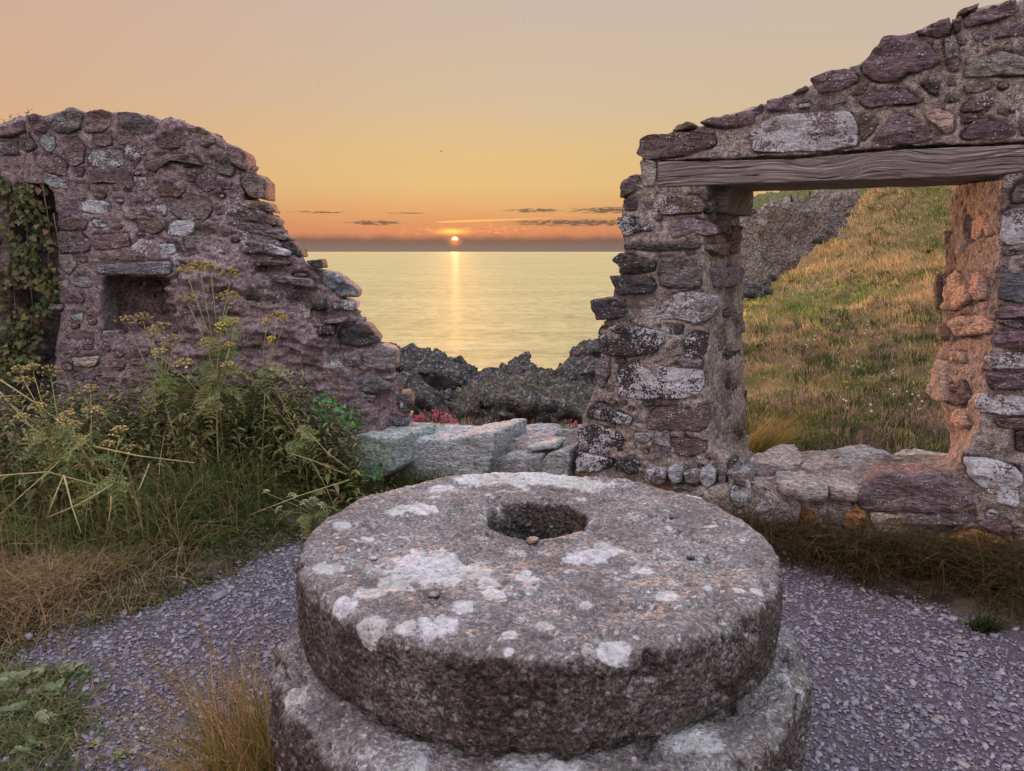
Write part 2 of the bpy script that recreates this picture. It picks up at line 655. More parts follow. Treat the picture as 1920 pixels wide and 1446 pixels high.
# ------------------------------------------------------------------ stones
def resample(poly, n):
    """closed smooth-ish contour with n points"""
    P = np.asarray(poly, float)
    k = len(P)
    # one corner-cutting pass keeps it angular but worn
    Q = []
    for i in range(k):
        a, b = P[i], P[(i + 1) % k]
        Q += [a * 0.93 + b * 0.07, a * 0.07 + b * 0.93]
    Q = np.array(Q)
    L = np.linalg.norm(np.roll(Q, -1, 0) - Q, axis=1)
    s_ = np.concatenate([[0], np.cumsum(L)])
    T = np.linspace(0, s_[-1], n, endpoint=False)
    Q2 = np.vstack([Q, Q[:1]])
    return np.stack([np.interp(T, s_, Q2[:, 0]), np.interp(T, s_, Q2[:, 1])], 1)


def stone_geo(plane, uvpoly, proud=0.02, depth=0.12, tilt=None, rough=1.0, soft=0.5):
    P = np.asarray(uvpoly, float)
    per = np.linalg.norm(np.roll(P, -1, 0) - P, axis=1).sum()
    size = math.sqrt(abs(np.sum(P[:, 0] * np.roll(P[:, 1], -1) - P[:, 1] * np.roll(P[:, 0], -1))) / 2)
    n = int(np.clip(per / 0.014, 18, 64))
    C = resample(P, n)
    ctr = C.mean(0)
    seed = RNG.uniform(0, 100, 3)
    R = [0.0, 0.3, 0.55, 0.76, 0.9, 0.97, 1.0] if size > 0.11 else [0.0, 0.4, 0.72, 0.92, 1.0]
    tl = tilt if tilt is not None else RNG.normal(0, 0.05, 2)
    rows, offs = [], []
    amp = min(0.3 * proud + 0.006, 0.014) * rough
    for r in R:
        q = ctr + (C - ctr) * r
        o = proud * 0.62 * (1 - soft * 0.8 * r ** 9) * np.ones(n)
        rows.append(q)
        offs.append(o)
    sides = [(1.012, -0.25), (1.0, -1.0)]
    for sc_, dp in sides:
        rows.append(ctr + (C - ctr) * sc_)
        offs.append(np.full(n, dp * depth if dp < -0.5 else -0.35 * proud - 0.004))
    rows.append(ctr + (C - ctr) * 0.02)
    offs.append(np.full(n, -depth))
    rows[0] = ctr + (C - ctr) * 0.02
    UV = np.concatenate(rows)
    OF = np.concatenate(offs)
    rel = UV - ctr
    k = len(rows)
    mask = np.concatenate([np.full(n, 1.0 if i < len(R) else (0.5 if i == len(R) else 0.0)) for i in range(k)])
    p3 = plane.pt(UV, OF) * 1.0
    nz = fbm((p3 + seed) * np.array([9, 9, 22]), 3, 0.55)
    # flat broken facets
    fw, fr = worley((p3 + seed) * (1.0 / max(size * 0.55, 0.05)))
    OF = OF + mask * (nz * amp * 2.0 + (fr - 0.5) * amp * 1.6 + rel @ tl)
    jit = fbm((p3 + seed + 5) * 26, 3, 0.7) + 0.5 * np.sign(fbm((p3 + seed + 9) * 16, 1)) * 0.5
    rad = rel / (np.linalg.norm(rel, axis=1, keepdims=True) + 1e-9)
    edge_m = np.concatenate([np.full(n, (R[i] ** 3 if i < len(R) else 1.0)) for i in range(k)])
    UV = UV + rad * (jit * 0.010 * rough * edge_m)[:, None]
    V = plane.pt(UV, OF)
    F = []
    for i in range(k - 1):
        for j in range(n):
            j2 = (j + 1) % n
            F.append((i * n + j, i * n + j2, (i + 1) * n + j2, (i + 1) * n + j))
    F = np.array(F)
    return V, F


def orient(V, F, ctr_dir):
    """make front faces look along ctr_dir"""
    f = F[0]
    nrm = np.cross(V[F[:, 1]] - V[F[:, 0]], V[F[:, 2]] - V[F[:, 0]])
    half = len(F) // 3
    if (nrm[:half].sum(0) @ ctr_dir) < 0:
        F = F[:, ::-1]
    return F


def tint_of(code):
    base = np.array(TINT[code[0]])
    j = RNG.uniform(0.78, 1.25)
    c = base * j * RNG.uniform(0.94, 1.06, 3)
    l = (int(code[1]) / 9.0) if len(code) > 1 else 0.3
    return (float(c[0]), float(c[1]), float(c[2]), float(l))


def add_stone(parent, plane, uvpoly, code='p3', proud=0.02, depth=0.12, name='stone', register=True, **kw):
    uvpoly = np.asarray(uvpoly, float)
    V, F = stone_geo(plane, uvpoly, proud, depth, **kw)
    F = orient(V, F, plane.m)
    me = mesh_np(name, V, F, smooth=False)
    o = link(name, me, M_STONE, parent)
    o.color = tint_of(code)
    if register:
        plane.stones.append(uvpoly)
    return o


def view(sx, ox, oy):
    return lambda s: [(ox + float(a.split(',')[0]) / sx, oy + float(a.split(',')[1]) / sx) for a in s.split()]


V1 = view(3.4286, 0, 180)
V2 = view(2.581, 380, 260)
V3 = view(2.743, 0, 500)
V4 = view(3.310, 620, 600)
V5 = view(3.806, 1080, 220)
V6 = view(3.806, 1080, 560)
V7 = view(3.692, 1400, 0)
V8 = view(2.780, 1360, 340)
V9 = view(2.8235, 1240, 760)
VJ = view(2.494, 1740, 320)
VP = view(1.0, 0, 0)


def trace(parent, plane, rows, proud=(0.012, 0.03), depth=0.12, **kw):
    for vw, code, s in rows:
        pts = vw(s)
        uvp = plane.uv(np.array([plane.hit(x, y) for x, y in pts]))
        add_stone(parent, plane, uvp, code, RNG.uniform(*proud), depth, **kw)


def poly_dist(P, poly):
    """signed distance (negative inside) of points to polygon"""
    poly = np.asarray(poly)
    n = len(poly)
    best = np.full(len(P), 1e9)
    ins = np.zeros(len(P), dtype=bool)
    for i in range(n):
        a, b = poly[i], poly[(i + 1) % n]
        e = b - a
        t_ = np.clip(((P - a) @ e) / (e @ e + 1e-12), 0, 1)
        d_ = np.linalg.norm(P - (a + t_[:, None] * e), axis=1)
        best = np.minimum(best, d_)
        c = (a[1] > P[:, 1]) != (b[1] > P[:, 1])
        with np.errstate(divide='ignore', invalid='ignore'):
            xi = (b[0] - a[0]) * (P[:, 1] - a[1]) / (b[1] - a[1] + 1e-12) + a[0]
        ins ^= c & (P[:, 0] < xi)
    return np.where(ins, -best, best)


def fill_stones(parent, plane, region_px, codes, n_try, size=(0.06, 0.16), aspect=(0.4, 0.8), proud=(0.008, 0.022), depth=0.1, gap=0.010, uvregion=None, limit=999, **kw):
    reg = uvregion if uvregion is not None else plane.uv(np.array([plane.hit(x, y) for x, y in region_px]))
    reg = np.asarray(reg)
    lo, hi = reg.min(0), reg.max(0)
    made = 0
    for k in range(n_try):
        f = 1 - 0.65 * k / n_try
        w = RNG.uniform(*size) * f
        h = w * RNG.uniform(*aspect)
        c = RNG.uniform(lo, hi)
        m_ = int(RNG.integers(6, 9))
        th = np.sort(RNG.uniform(0, 2 * PI / m_, m_) * 0.8 + np.arange(m_) * 2 * PI / m_)
        rr_ = RNG.uniform(0.82, 1.1, m_)
        # squarish outline
        q = np.stack([np.sign(np.cos(th)) * np.abs(np.cos(th)) ** 0.6 * w / 2, np.sign(np.sin(th)) * np.abs(np.sin(th)) ** 0.6 * h / 2], 1) * rr_[:, None] + c
        if (poly_dist(q, reg) > 0).any() or poly_dist(c[None], reg)[0] > -0.02:
            continue
        dense = np.concatenate([q, (q + np.roll(q, -1, 0)) / 2, c[None]])
        bad = False
        for s_ in plane.stones:
            if np.abs(s_.mean(0) - c).max() > 0.5:
                continue
            if (poly_dist(dense, s_) < gap).any() or (poly_dist(s_, q) < gap).any():
                bad = True
                break
        if bad:
            continue
        add_stone(parent, plane, q, codes[int(RNG.integers(len(codes)))], RNG.uniform(*proud), depth, **kw)
        made += 1
        if made >= limit:
            break
    return made


def groove(V, N, planes, deep=0.034, width=0.0080):
    """open a joint round every stone outline in the mortar's skin"""
    D = np.zeros(len(V))
    for pl in planes:
        if not pl.stones:
            continue
        off = (V - pl.O) @ pl.m
        near = np.abs(off) < 0.07
        idx0 = np.where(near)[0]
        uv_ = pl.uv(V[idx0])
        for s_ in pl.stones:
            lo, hi = s_.min(0) - 0.03, s_.max(0) + 0.03
            w = ((uv_ > lo) & (uv_ < hi)).all(1)
            if not w.any():
                continue
            d_ = poly_dist(uv_[w], s_)
            q3 = V[idx0[w]] * 9.0
            wv = np.clip(0.45 + 1.5 * fbm(q3, 2), 0.05, 1.0)
            amt = np.where(d_ < 0, 0.85, np.exp(-(d_ / width) ** 2)) * wv
            D[idx0[w]] = np.maximum(D[idx0[w]], amt)
    return V - N * (D * deep)[:, None]


def mortar_body(name, parent, pieces, planes, mat, voxel=0.010, amp=0.012, rough_fn=None, deep=0.034, strata=None):
    V, F = remesh(pieces, voxel)
    V = smooth_v(V, F, 2, 0.5)
    N = vnormals(V, F)
    a = amp
    if rough_fn is not None:
        a = amp * rough_fn(V)
    d_ = fbm(V * np.array([7, 7, 12]), 4, 0.6) * a * 1.6 + ridged(V * np.array([22, 22, 40]), 3, 0.6) * a * 0.28
    if strata is not None:
        d_ = d_ + strata(V)
    V = V + N * d_[:, None]
    V = groove(V, N, planes, deep)
    return link(name, mesh_np(name, V, F), mat, parent)

# ================================================================== RUIN: WALL WITH THE WINDOW
A26 = math.radians(26)
DR = np.array([math.cos(A26), -math.sin(A26), 0])
PR = Plane((0.95, 4.30, 0), DR)                 # its front face
T = 0.65
PRB = Plane(PR.O - PR.m * T, DR)                # its back face

wall = thing('ruined_wall', (1.2, 4.2, 0), 'tall rubble wall on the right with a wooden lintel over a window opening', 'wall')

# pillar left of the opening
pil_front = [(1092, 900), (1084, 850), (1096, 775), (1122, 715), (1126, 665), (1124, 620), (1134, 602), (1146, 575), (1150, 545),
             (1160, 520), (1160, 492), (1171, 470), (1170, 443), (1166, 410), (1169, 372), (1172, 352), (1205, 345), (1322, 345),
             (1320, 420), (1318, 480), (1322, 560), (1328, 640), (1324, 720), (1328, 800), (1330, 900)]
pil_back = [(x + 22, y - 4) for x, y in pil_front[:17]] + [(1398, 350), (1388, 402), (1391, 480), (1393, 560), (1394, 640), (1396, 720), (1402, 800), (1405, 870)]
pieces = [prism(np.array([PR.hit(*p) for p in pil_front]), np.array([PRB.hit(*p) for p in pil_back]))]
# masonry above the lintel
top_front = [(1203, 350), (1203, 300), (1232, 268), (1232, 256), (1265, 250), (1308, 240), (1335, 226), (1400, 206), (1437, 194), (1481, 177),
             (1522, 160), (1592, 130), (1620, 118), (1662, 75), (1713, 66), (1782, 42), (1795, 30), (1842, 14), (1904, 4), (1975, -26), (2060, -60),
             (2160, -90), (2160, 262), (1920, 262), (1700, 274), (1480, 292), (1236, 302), (1234, 350)]
pieces.append(px_prism(PR, top_front, T, (10, 4), off=-0.004))
pieces.append(px_prism(PR, [(1240, 280), (1480, 270), (1700, 255), (1920, 240), (2150, 235), (2150, 300), (1920, 290), (1700, 300), (1480, 315), (1240, 318)], 0.4, None, off=-0.10))
# jamb right of the opening
jamb_front = [(1890, 285), (1884, 335), (1879, 400), (1876, 460), (1874, 520), (1868, 600), (1862, 660), (1846, 720), (1838, 790), (1815, 835), (1795, 870),
              (1790, 930), (2160, 1000), (2160, 270)]
jamb_back = [(1795, 290), (1791, 345), (1776, 410), (1772, 470), (1768, 520), (1766, 590), (1768, 640), (1748, 700), (1762, 770), (1782, 820), (1776, 850),
             (1776, 900), (2160, 960), (2160, 290)]
pieces.append(prism(np.array([PR.hit(*p) for p in jamb_front]), np.array([PRB.hit(*p) for p in jamb_back])))
# the wall under the sill, stepping out a little at the foot
sill_front = [(1075, 905), (1090, 830), (1340, 838), (1400, 893), (1500, 903), (1600, 905), (1700, 900), (1800, 880), (2160, 880), (2160, 1240), (1600, 1110), (1060, 960)]
sill_back = [(1110, 880), (1110, 830), (1398, 828), (1410, 848), (1500, 846), (1600, 846), (1700, 850), (1780, 850), (2160, 850), (2160, 1100), (1600, 1000), (1080, 930)]
pieces.append(prism(np.array([PR.hit(*p) for p in sill_front]), np.array([PRB.hit(*p) for p in sill_back])))
foot = [(1250, 985), (1300, 915), (1400, 900), (1480, 925), (1560, 950), (1620, 945), (1700, 930), (1790, 905), (1900, 900), (2160, 950), (2160, 1260), (1600, 1120), (1240, 1010)]
pieces.append(px_prism(Plane(PR.O + PR.m * 0.07, DR), foot, 0.3, None))

# stones of the pillar's face
trace(wall, PR, [
    (V5, 'r1', '430,265 465,155 520,130 680,112 720,108 985,130 992,190 960,215 820,262 700,282 560,302 510,308'),
    (V5, 'b1', '690,100 740,50 800,30 850,45 840,70 760,85 700,105'),
    (V5, 'p1', '885,45 960,5 1110,-20 1240,-10 1230,30 1150,75 1060,80 960,55'),
    (V5, 'l1', '458,312 562,320 570,480 500,500 468,440'),
    (V5, 'b3', '315,490 340,440 440,405 490,470 480,510 330,570 312,560'),
], (0.02, 0.035), 0.45)
trace(wall, PR, [
    (V5, 'b6', '555,570 680,550 880,560 930,640 900,680 610,695 575,640'),
    (V5, 'g3', '625,850 650,790 730,770 750,730 850,720 1000,770 1010,830 930,845 830,815 710,865'),
    (V5, 'd2', '340,905 450,895 560,905 870,895 900,910 880,935 560,955 400,940 340,945'),
    (V5, 'g5', '600,1000 700,990 850,1010 900,1100 885,1210 620,1215 585,1150'),
    (V5, 'g8', '430,1330 450,1310 660,1290 740,1245 870,1240 1000,1290 1010,1360 960,1440 870,1475 760,1445 440,1435'),
    (V6, 'd6', '760,350 790,270 860,240 940,250 930,390 880,425 770,410'),
    (V6, 'd9', '300,560 310,480 450,440 620,490 900,510 920,590 880,680 740,710 440,715 320,690'),
    (V6, 'b4', '510,850 560,780 760,760 940,770 940,850 930,920 870,950 600,940 510,930'),
    (V6, 'p2', '680,1000 830,1000 930,1030 930,1080 840,1130 720,1110'),
    (V6, 'w8', '850,1110 890,1080 930,1105 920,1145 870,1150'),
    (V6, 'w9', '420,960 520,960 525,1010 470,1045 420,1000'),
    (V6, 'g5', '560,960 660,950 670,1070 590,1140 555,1060'),
    (V6, 'd5', '640,190 760,200 745,255 650,245'),
    (V6, 'g5', '740,430 900,425 900,480 760,490'),
    (V5, 'g2', '620,1225 860,1220 740,1240 650,1262'),
    (V5, 'd2', '345,585 440,590 430,660 350,675'),
    (V5, 'g2', '470,590 545,600 560,660 500,650'),
    (V6, 'd5', '480,730 560,740 540,760 490,765'),
], (0.006, 0.024), 0.16)
# stones standing out of the pillar's broken left edge
trace(wall, PR, [
    (V5, 'd7', '310,720 400,700 480,720 530,770 580,780 580,810 460,820 380,850 335,845 315,780'),
    (V5, 'd2', '250,1020 330,965 470,1010 565,1040 560,1090 440,1120 350,1110 300,1060'),
    (V5, 'd3', '235,1135 340,1130 540,1155 570,1200 540,1250 420,1260 300,1265 270,1200'),
    (V5, 'd4', '105,1300 350,1300 365,1340 340,1420 270,1440 150,1443 130,1390'),
    (V6, 'd7', '155,240 180,185 400,190 620,240 625,300 580,385 400,410 200,405 155,370'),
    (V6, 'g5', '135,500 160,430 240,425 235,540 190,640 150,590'),
    (V6, 'd8', '85,770 190,740 300,800 400,850 380,900 200,870 100,850'),
    (V6, 'd8', '30,930 120,890 280,950 350,1020 330,1090 200,1110 60,1100 20,1000'),
    (V6, 'd9', '0,1085 170,1130 270,1150 260,1190 150,1230 5,1225'),
    (V6, 'd7', '270,1170 400,1120 470,1180 430,1240 300,1230'),
], (0.02, 0.05), 0.32)
# foot stones
trace(wall, Plane(PR.O + PR.m * 0.05, DR), [
    (V6, 'w7', '655,1210 710,1190 755,1230 755,1300 700,1312 665,1262'),
    (V6, 'g8', '765,1240 830,1220 880,1240 880,1310 800,1315'),
    (V6, 'w7', '885,1220 950,1195 1005,1230 1000,1300 930,1330 885,1290'),
    (V6, 'g5', '1010,1200 1060,1190 1080,1260 1060,1330 1015,1300'),
    (V6, 'g7', '500,1215 640,1215 650,1300 560,1330 500,1290'),
    (V6, 'g6', '680,1330 900,1345 900,1420 760,1430'),
], (0.03, 0.05), 0.16)

# stones above the lintel
trace(wall, PR, [
    (V7, 'p4', '440,550 560,500 700,470 775,550 700,610 530,645 480,620'),
    (V7, 'b1', '300,655 420,590 425,620 330,665'),
    (V7, 'p2', '135,700 240,680 300,720 305,770 135,775'),
    (V7, 'p1', '790,480 870,350 960,255 1150,235 1240,290 1350,420 1250,480 1110,510 1040,575 900,560 805,505'),
    (V7, 'p3', '1160,220 1300,170 1410,125 1410,230 1330,250 1260,245'),
    (V7, 'g2', '1370,280 1440,250 1470,400 1470,480 1410,500 1380,400'),
    (V7, 'b2', '1450,90 1520,45 1620,25 1590,60 1490,100'),
    (V7, 'p1', '1500,118 1620,68 1860,0 1860,90 1700,150 1510,195'),
    (V7, 'p3', '1420,150 1480,120 1490,200 1440,230'),
], (0.02, 0.045), 0.4)
trace(wall, PR, [
    (V7, 'p9', '20,930 130,830 350,790 600,760 720,780 770,900 770,1010 600,1035 300,1050 40,1050'),
    (V7, 'b1', '720,640 830,600 800,640 740,655'),
    (V7, 'w6', '355,730 440,715 430,740 370,748'),
    (V7, 'p3', '1710,270 1790,190 1890,160 1960,190 1960,240 1850,245'),
    (V7, 'g5', '1500,540 1510,470 1620,400 1750,350 1960,400 1960,520 1700,520'),
    (V7, 'p1', '780,700 860,640 1040,590 1110,620 1215,710 1000,720 840,745'),
    (V7, 'b1', '790,800 880,770 915,840 860,930 800,970 775,900'),
    (V7, 'p4', '870,970 930,880 1000,800 1080,790 1240,860 1320,930 1200,990 1000,1002 890,1000'),
    (V7, 't2', '1225,795 1330,750 1440,790 1430,900 1390,930 1290,860'),
    (V7, 'd1', '1210,580 1250,560 1320,590 1320,660 1270,640'),
    (V7, 'r6', '1480,760 1560,680 1680,660 1720,690 1690,770 1560,780'),
    (V7, 'r2', '1490,795 1590,792 1590,830 1500,860'),
    (V7, 'p4', '1730,770 1790,740 1870,760 1870,800 1800,810'),
    (V7, 'p5', '1480,940 1620,800 1820,820 1860,930 1750,965 1500,965'),
    (V7, 'p2', '1890,860 2010,820 2120,900 2080,950 1900,940'),
    (V7, 'p2', '2000,560 2200,540 2240,650 2060,690'),
    (V7, 'g3', '2010,90 2200,20 2300,110 2150,190 2020,170'),
    (V7, 'p1', '-60,800 -10,770 60,800 40,850 -40,890'),
    (V7, 'p1', '20,770 110,720 115,770 60,800'),
    (V7, 'b2', '1500,590 1640,560 1700,600 1600,640 1520,640'),
    (V7, 'g2', '480,690 660,660 700,700 560,730'),
    (V7, 'g2', '920,190 1080,150 1130,190 990,215') if False else (V7, 'g3', '1560,230 1670,190 1680,250 1590,290'),
], (0.004, 0.02), 0.12)
fill_stones(wall, PR, [(1920, 40), (2150, -60), (2150, 250), (1925, 255)], ['p2', 'g3', 'r2', 'p5'], 160, (0.08, 0.22))
fill_stones(wall, PR, [(1400, 222), (1620, 140), (1700, 90), (1900, 20), (1915, 258), (1500, 285), (1380, 285)], ['p2', 'b2', 'l3', 'p4'], 160, (0.03, 0.075), proud=(0.004, 0.014))

fill_stones(wall, PR, [(1150, 560), (1172, 380), (1310, 360), (1316, 860), (1120, 860), (1128, 700)], ['g4', 'd5', 'p3', 'b3'], 420, (0.03, 0.09), (0.35, 0.7), proud=(0.003, 0.014))
fill_stones(wall, R1, [(1330, 420), (1390, 420), (1392, 820), (1334, 820)], ['g3', 'd2', 'b2'], 90, (0.04, 0.09), (0.5, 1.0), proud=(0.003, 0.014)) if False else None
# lintel
lint_t = thing  # (alias kept short)
LB = np.array([PR.hit(x, y, 0.012) for x, y in [(1233, 350), (1905, 327), (1990, 324), (1990, 268), (1700, 281), (1480, 299), (1234, 304)]])
ubl = PR.uv(LB)
nx, nz_ = 330, 34
topu, topz = ubl[[6, 5, 4, 3], 0], ubl[[6, 5, 4, 3], 1]
botu, botz = ubl[[0, 1, 2], 0], ubl[[0, 1, 2], 1]
us = np.linspace(ubl[0, 0], ubl[2, 0], nx)


def grain(V, s=1.0):
    """long wavy splits along a weathered beam"""
    u = V @ PR.d
    z = V[:, 2]
    y_ = V @ PR.m
    warp = 0.05 * np.sin(u * 7.3 + 0.6) * np.exp(-((u - 0.80) / 0.35) ** 2) + 0.014 * vnoise(np.stack([u * 2.6, z * 4, y_ * 4], 1), 3) + 0.02 * vnoise(np.stack([u * 7, z * 9, y_ * 9], 1), 5)
    knot = 0.05 * np.exp(-(((u - 1.62) / 0.10) ** 2 + ((z - 1.98) / 0.07) ** 2)) + 0.045 * np.exp(-(((u - 0.98) / 0.16) ** 2 + ((z - 1.90) / 0.05) ** 2))
    k = z + warp + knot
    a = np.sin(k * 300 + 2 * vnoise(np.stack([u * 3, z * 30, y_ * 20], 1), 8))
    crack = np.maximum(0, vnoise(np.stack([u * 2.2, k * 70, y_ * 10], 1), 11) - 0.45)
    return 0.0008 * a * s - 0.026 * crack * s


ring = []
TB = 0.60
for i, u in enumerate(us):
    zt = np.interp(u, topu, topz)
    zb = np.interp(u, botu, botz)
    prof = []
    nn = 22
    for k in range(nn):
        prof.append((0.0, zt + (zb - zt) * k / (nn - 1)))
    for k in range(1, 26):
        prof.append((-TB * k / 25, zb))
    for k in range(1, 5):
        prof.append((-TB, zb + (zt - zb) * k / 4))
    prof = np.array(prof)
    c_ = np.array([-TB / 2, (zt + zb) / 2])
    ring.append((u, prof))
npf = len(ring[0][1])
V = np.concatenate([PR.pt(np.stack([np.full(npf, u), p[:, 1]], 1), p[:, 0] + 0.012) for u, p in ring])
Fq = []
for i in range(nx - 1):
    for k in range(npf):
        k2 = (k + 1) % npf
        Fq.append((i * npf + k, i * npf + k2, (i + 1) * npf + k2, (i + 1) * npf + k))
ends = [tuple(range(npf))[::-1], tuple(range((nx - 1) * npf, nx * npf))]
Fq = np.array(Fq)
N = vnormals(V, Fq)
if (N[5] @ PR.m) < 0:
    N = -N
    Fq = Fq[:, ::-1]
edge_round = 0.006 * fbm(V * np.array([6, 6, 6]), 3)
V = V + N * (grain(V) + edge_round)[:, None]
beam = link('lintel', mesh_np('lintel', V, [tuple(map(int, f)) for f in Fq] + ends), None, wall)
beam['label'] = 'weathered wooden beam with wavy split grain over the window opening'


def make_wood():
    m_, q = new_mat('weathered_wood')
    P = q.new('ShaderNodeNewGeometry', 'Position')
    u = q.vm('DOT_PRODUCT', q.vm('SUBTRACT', P, tuple(PR.O)), tuple(DR), out=1)
    dpt = q.vm('DOT_PRODUCT', P, tuple(PR.m), out=1)
    z = q.xyz(P)[2]
    # the grain dips and rises round old knots
    bell = q.m('EXPONENT', q.m('MULTIPLY', q.m('POWER', q.m('ABSOLUTE', q.m('DIVIDE', q.m('SUBTRACT', u, 0.80), 0.42)), 2.0), -1.0))
    wav = q.m('MULTIPLY', q.m('SINE', q.m('ADD', q.m('MULTIPLY', u, 11.0), 0.4)), bell)
    lowf = q.m('SUBTRACT', q.noise(q.comb(q.m('MULTIPLY', u, 2.4), q.m('MULTIPLY', dpt, 3.0), q.m('MULTIPLY', z, 6.0)), 1.0, 3, 0.5), 0.5)
    k = q.m('ADD', z, q.m('ADD', q.m('MULTIPLY', wav, 0.020), q.m('MULTIPLY', lowf, 0.05)))
    k = q.m('ADD', k, q.m('MULTIPLY', dpt, 0.7))
    n1 = q.noise(q.comb(q.m('MULTIPLY', u, 1.1), 0.0, q.m('MULTIPLY', k, 95.0)), 1.0, 7, 0.75, 0.15)
    n2 = q.noise(q.comb(q.m('MULTIPLY', u, 5.0), 4.0, q.m('MULTIPLY', k, 260.0)), 1.0, 4, 0.6, 0.2)
    c = q.ramp(n1, [(0.30, (0.035, 0.027, 0.026)), (0.40, (0.13, 0.108, 0.105)), (0.5, (0.23, 0.20, 0.20)), (0.60, (0.38, 0.35, 0.355)), (0.72, (0.66, 0.64, 0.66))])
    c = q.mix(1.0, c, q.ramp(n2, [(0.34, (0.55, 0.52, 0.52)), (0.62, (1.35, 1.32, 1.32))]), 'MULTIPLY')
    ck = q.ss(q.noise(q.comb(q.m('MULTIPLY', u, 1.8), 9.0, q.m('MULTIPLY', k, 48.0)), 1.0, 3, 0.55, 0.3), 0.38, 0.34)
    c = q.mix(q.m('MULTIPLY', ck, 0.9), c, (0.018, 0.013, 0.014))
    h = q.m('ADD', n1, q.m('MULTIPLY', n2, 0.35))
    h = q.m('SUBTRACT', h, q.m('MULTIPLY', ck, 0.8))
    finish(q, c, 0.8, h, 0.014, 1.0, 0.25)
    return m_


M_WOOD = make_wood()
beam.data.materials.append(M_WOOD)

# reveal of the pillar, seen through the opening
a_, b_ = PR.hit(1322, 600), PRB.hit(1394, 600)
R1 = Plane((a_[0], a_[1], 0), (b_ - a_) * np.array([1, 1, 0]))
trace(wall, R1, [
    (V5, 'd1', '962,605 1000,600 998,670 964,680'),
    (V5, 'b2', '1040,740 1105,730 1090,830 1045,820'),
    (V5, 'b2', '960,910 1080,890 1085,990 1010,980 950,940'),
    (V5, 'g3', '980,1080 1180,1060 1180,1190 1000,1220 985,1150'),
    (V5, 'r1', '1050,1390 1110,1370 1105,1420 1060,1420'),
    (V6, 'g3', '1120,110 1185,130 1188,240 1140,270 1122,180'),
    (V6, 'd2', '1020,420 1050,370 1140,370 1200,450 1190,600 1140,650 1020,640'),
    (V6, 'd2', '1140,665 1200,650 1200,740 1160,730'),
    (V6, 'b2', '990,240 1020,200 1100,200 1080,290 1010,370 985,340'),
    (V6, 'g5', '1150,910 1215,905 1230,960 1160,965'),
    (V6, 'g4', '985,960 1000,940 1000,1040 985,1050'),
    (V5, 'r2', '1110,780 1170,770 1165,960 1115,980'),
], (0.012, 0.03), 0.12)
# short timber pad under the lintel
pad_uv = R1.uv(np.array([R1.hit(*p) for p in V5('1035,548 1228,548 1218,700 1040,690')]))
pu0, pu1, pz0, pz1 = pad_uv[:, 0].min(), pad_uv[:, 0].max(), pad_uv[:, 1].min(), pad_uv[:, 1].max() + 0.02
nV, nF = prism(R1.pt(np.array([(pu0, pz0 + 0.006), (pu1, pz0), (pu1, pz1), (pu0, pz1)]), 0.035), R1.pt(np.array([(pu0, pz0), (pu1, pz0), (pu1, pz1), (pu0, pz1)]), -0.2))
Vp, Fp = remesh([(nV, nF)], 0.008)
Vp = smooth_v(Vp, Fp, 2)
Vp = Vp + vnormals(Vp, Fp) * (0.004 * fbm(Vp * 30, 3))[:, None]
link('timber_pad', mesh_np('timber_pad', Vp, Fp), M_WOOD, wall)

# reveal of the right jamb
fr_t, fr_b = PR.hit(1879, 400), PR.hit(1846, 720)
bk = PRB.hit(1768, 560)
fr = PR.hit(1872, 560)
R2 = Plane((bk[0], bk[1], 0), (fr - bk) * np.array([1, 1, 0]), fr_t - fr_b)
R2.O = bk.copy()
trace(wall, R2, [
    (VJ, 't1', '80,490 130,470 160,480 210,600 140,650 80,650'),
    (VJ, 't1', '200,480 240,465 270,500 270,600 230,610'),
    (VJ, 't2', '115,720 160,680 250,680 300,710 290,760 150,775'),
    (VJ, 'l1', '18,980 45,885 105,890 110,1080 36,1072 12,1030'),
    (VJ, 'p3', '125,1000 190,990 210,1060 170,1100 125,1080'),
    (VJ, 't2', '100,1150 170,1110 200,1190 160,1210'),
    (VJ, 't1', '110,845 180,850 180,900 120,885'),
    (VJ, 't1', '60,735 85,715 88,780 60,795'),
    (VJ, 't1', '85,275 108,280 112,380 92,400'),
    (VJ, 'b1', '45,500 66,480 68,640 50,655'),
    (VJ, 't1', '190,220 300,200 310,300 200,330'),
], (0.024, 0.045), 0.14, rough=0.7)
# jamb face
trace(wall, PR, [
    (VJ, 'p6', '385,120 410,60 450,40 560,40 560,150 400,150'),
    (VJ, 'p9', '350,200 380,180 560,170 560,330 380,345 345,330'),
    (VJ, 'p2', '340,380 355,365 560,350 560,400 360,400'),
    (VJ, 's0', '325,560 345,445 560,440 560,600 430,620 340,600'),
    (VJ, 'p3', '305,660 360,630 560,640 560,680 330,690'),
    (VJ, 'p8', '320,700 560,690 560,725 400,735'),
    (VJ, 'p3', '290,795 330,750 560,755 560,828 350,830'),
    (VJ, 'p9', '262,880 340,850 560,842 560,926 290,922'),
    (VJ, 'p2', '265,945 560,938 560,1020 300,1020'),
    (VJ, 'p9', '222,1090 240,1045 560,1055 560,1135 380,1140 240,1130'),
    (VJ, 'r2', '300,1160 560,1150 560,1200 330,1200'),
    (VJ, 'd3', '410,1215 560,1210 560,1310 415,1310'),
], (0.015, 0.035), 0.2)
fill_stones(wall, PR, [(1968, 290), (2140, 285), (2140, 900), (1968, 860)], ['p5', 'p2', 'g7', 's1'], 140, (0.12, 0.3), (0.25, 0.5))

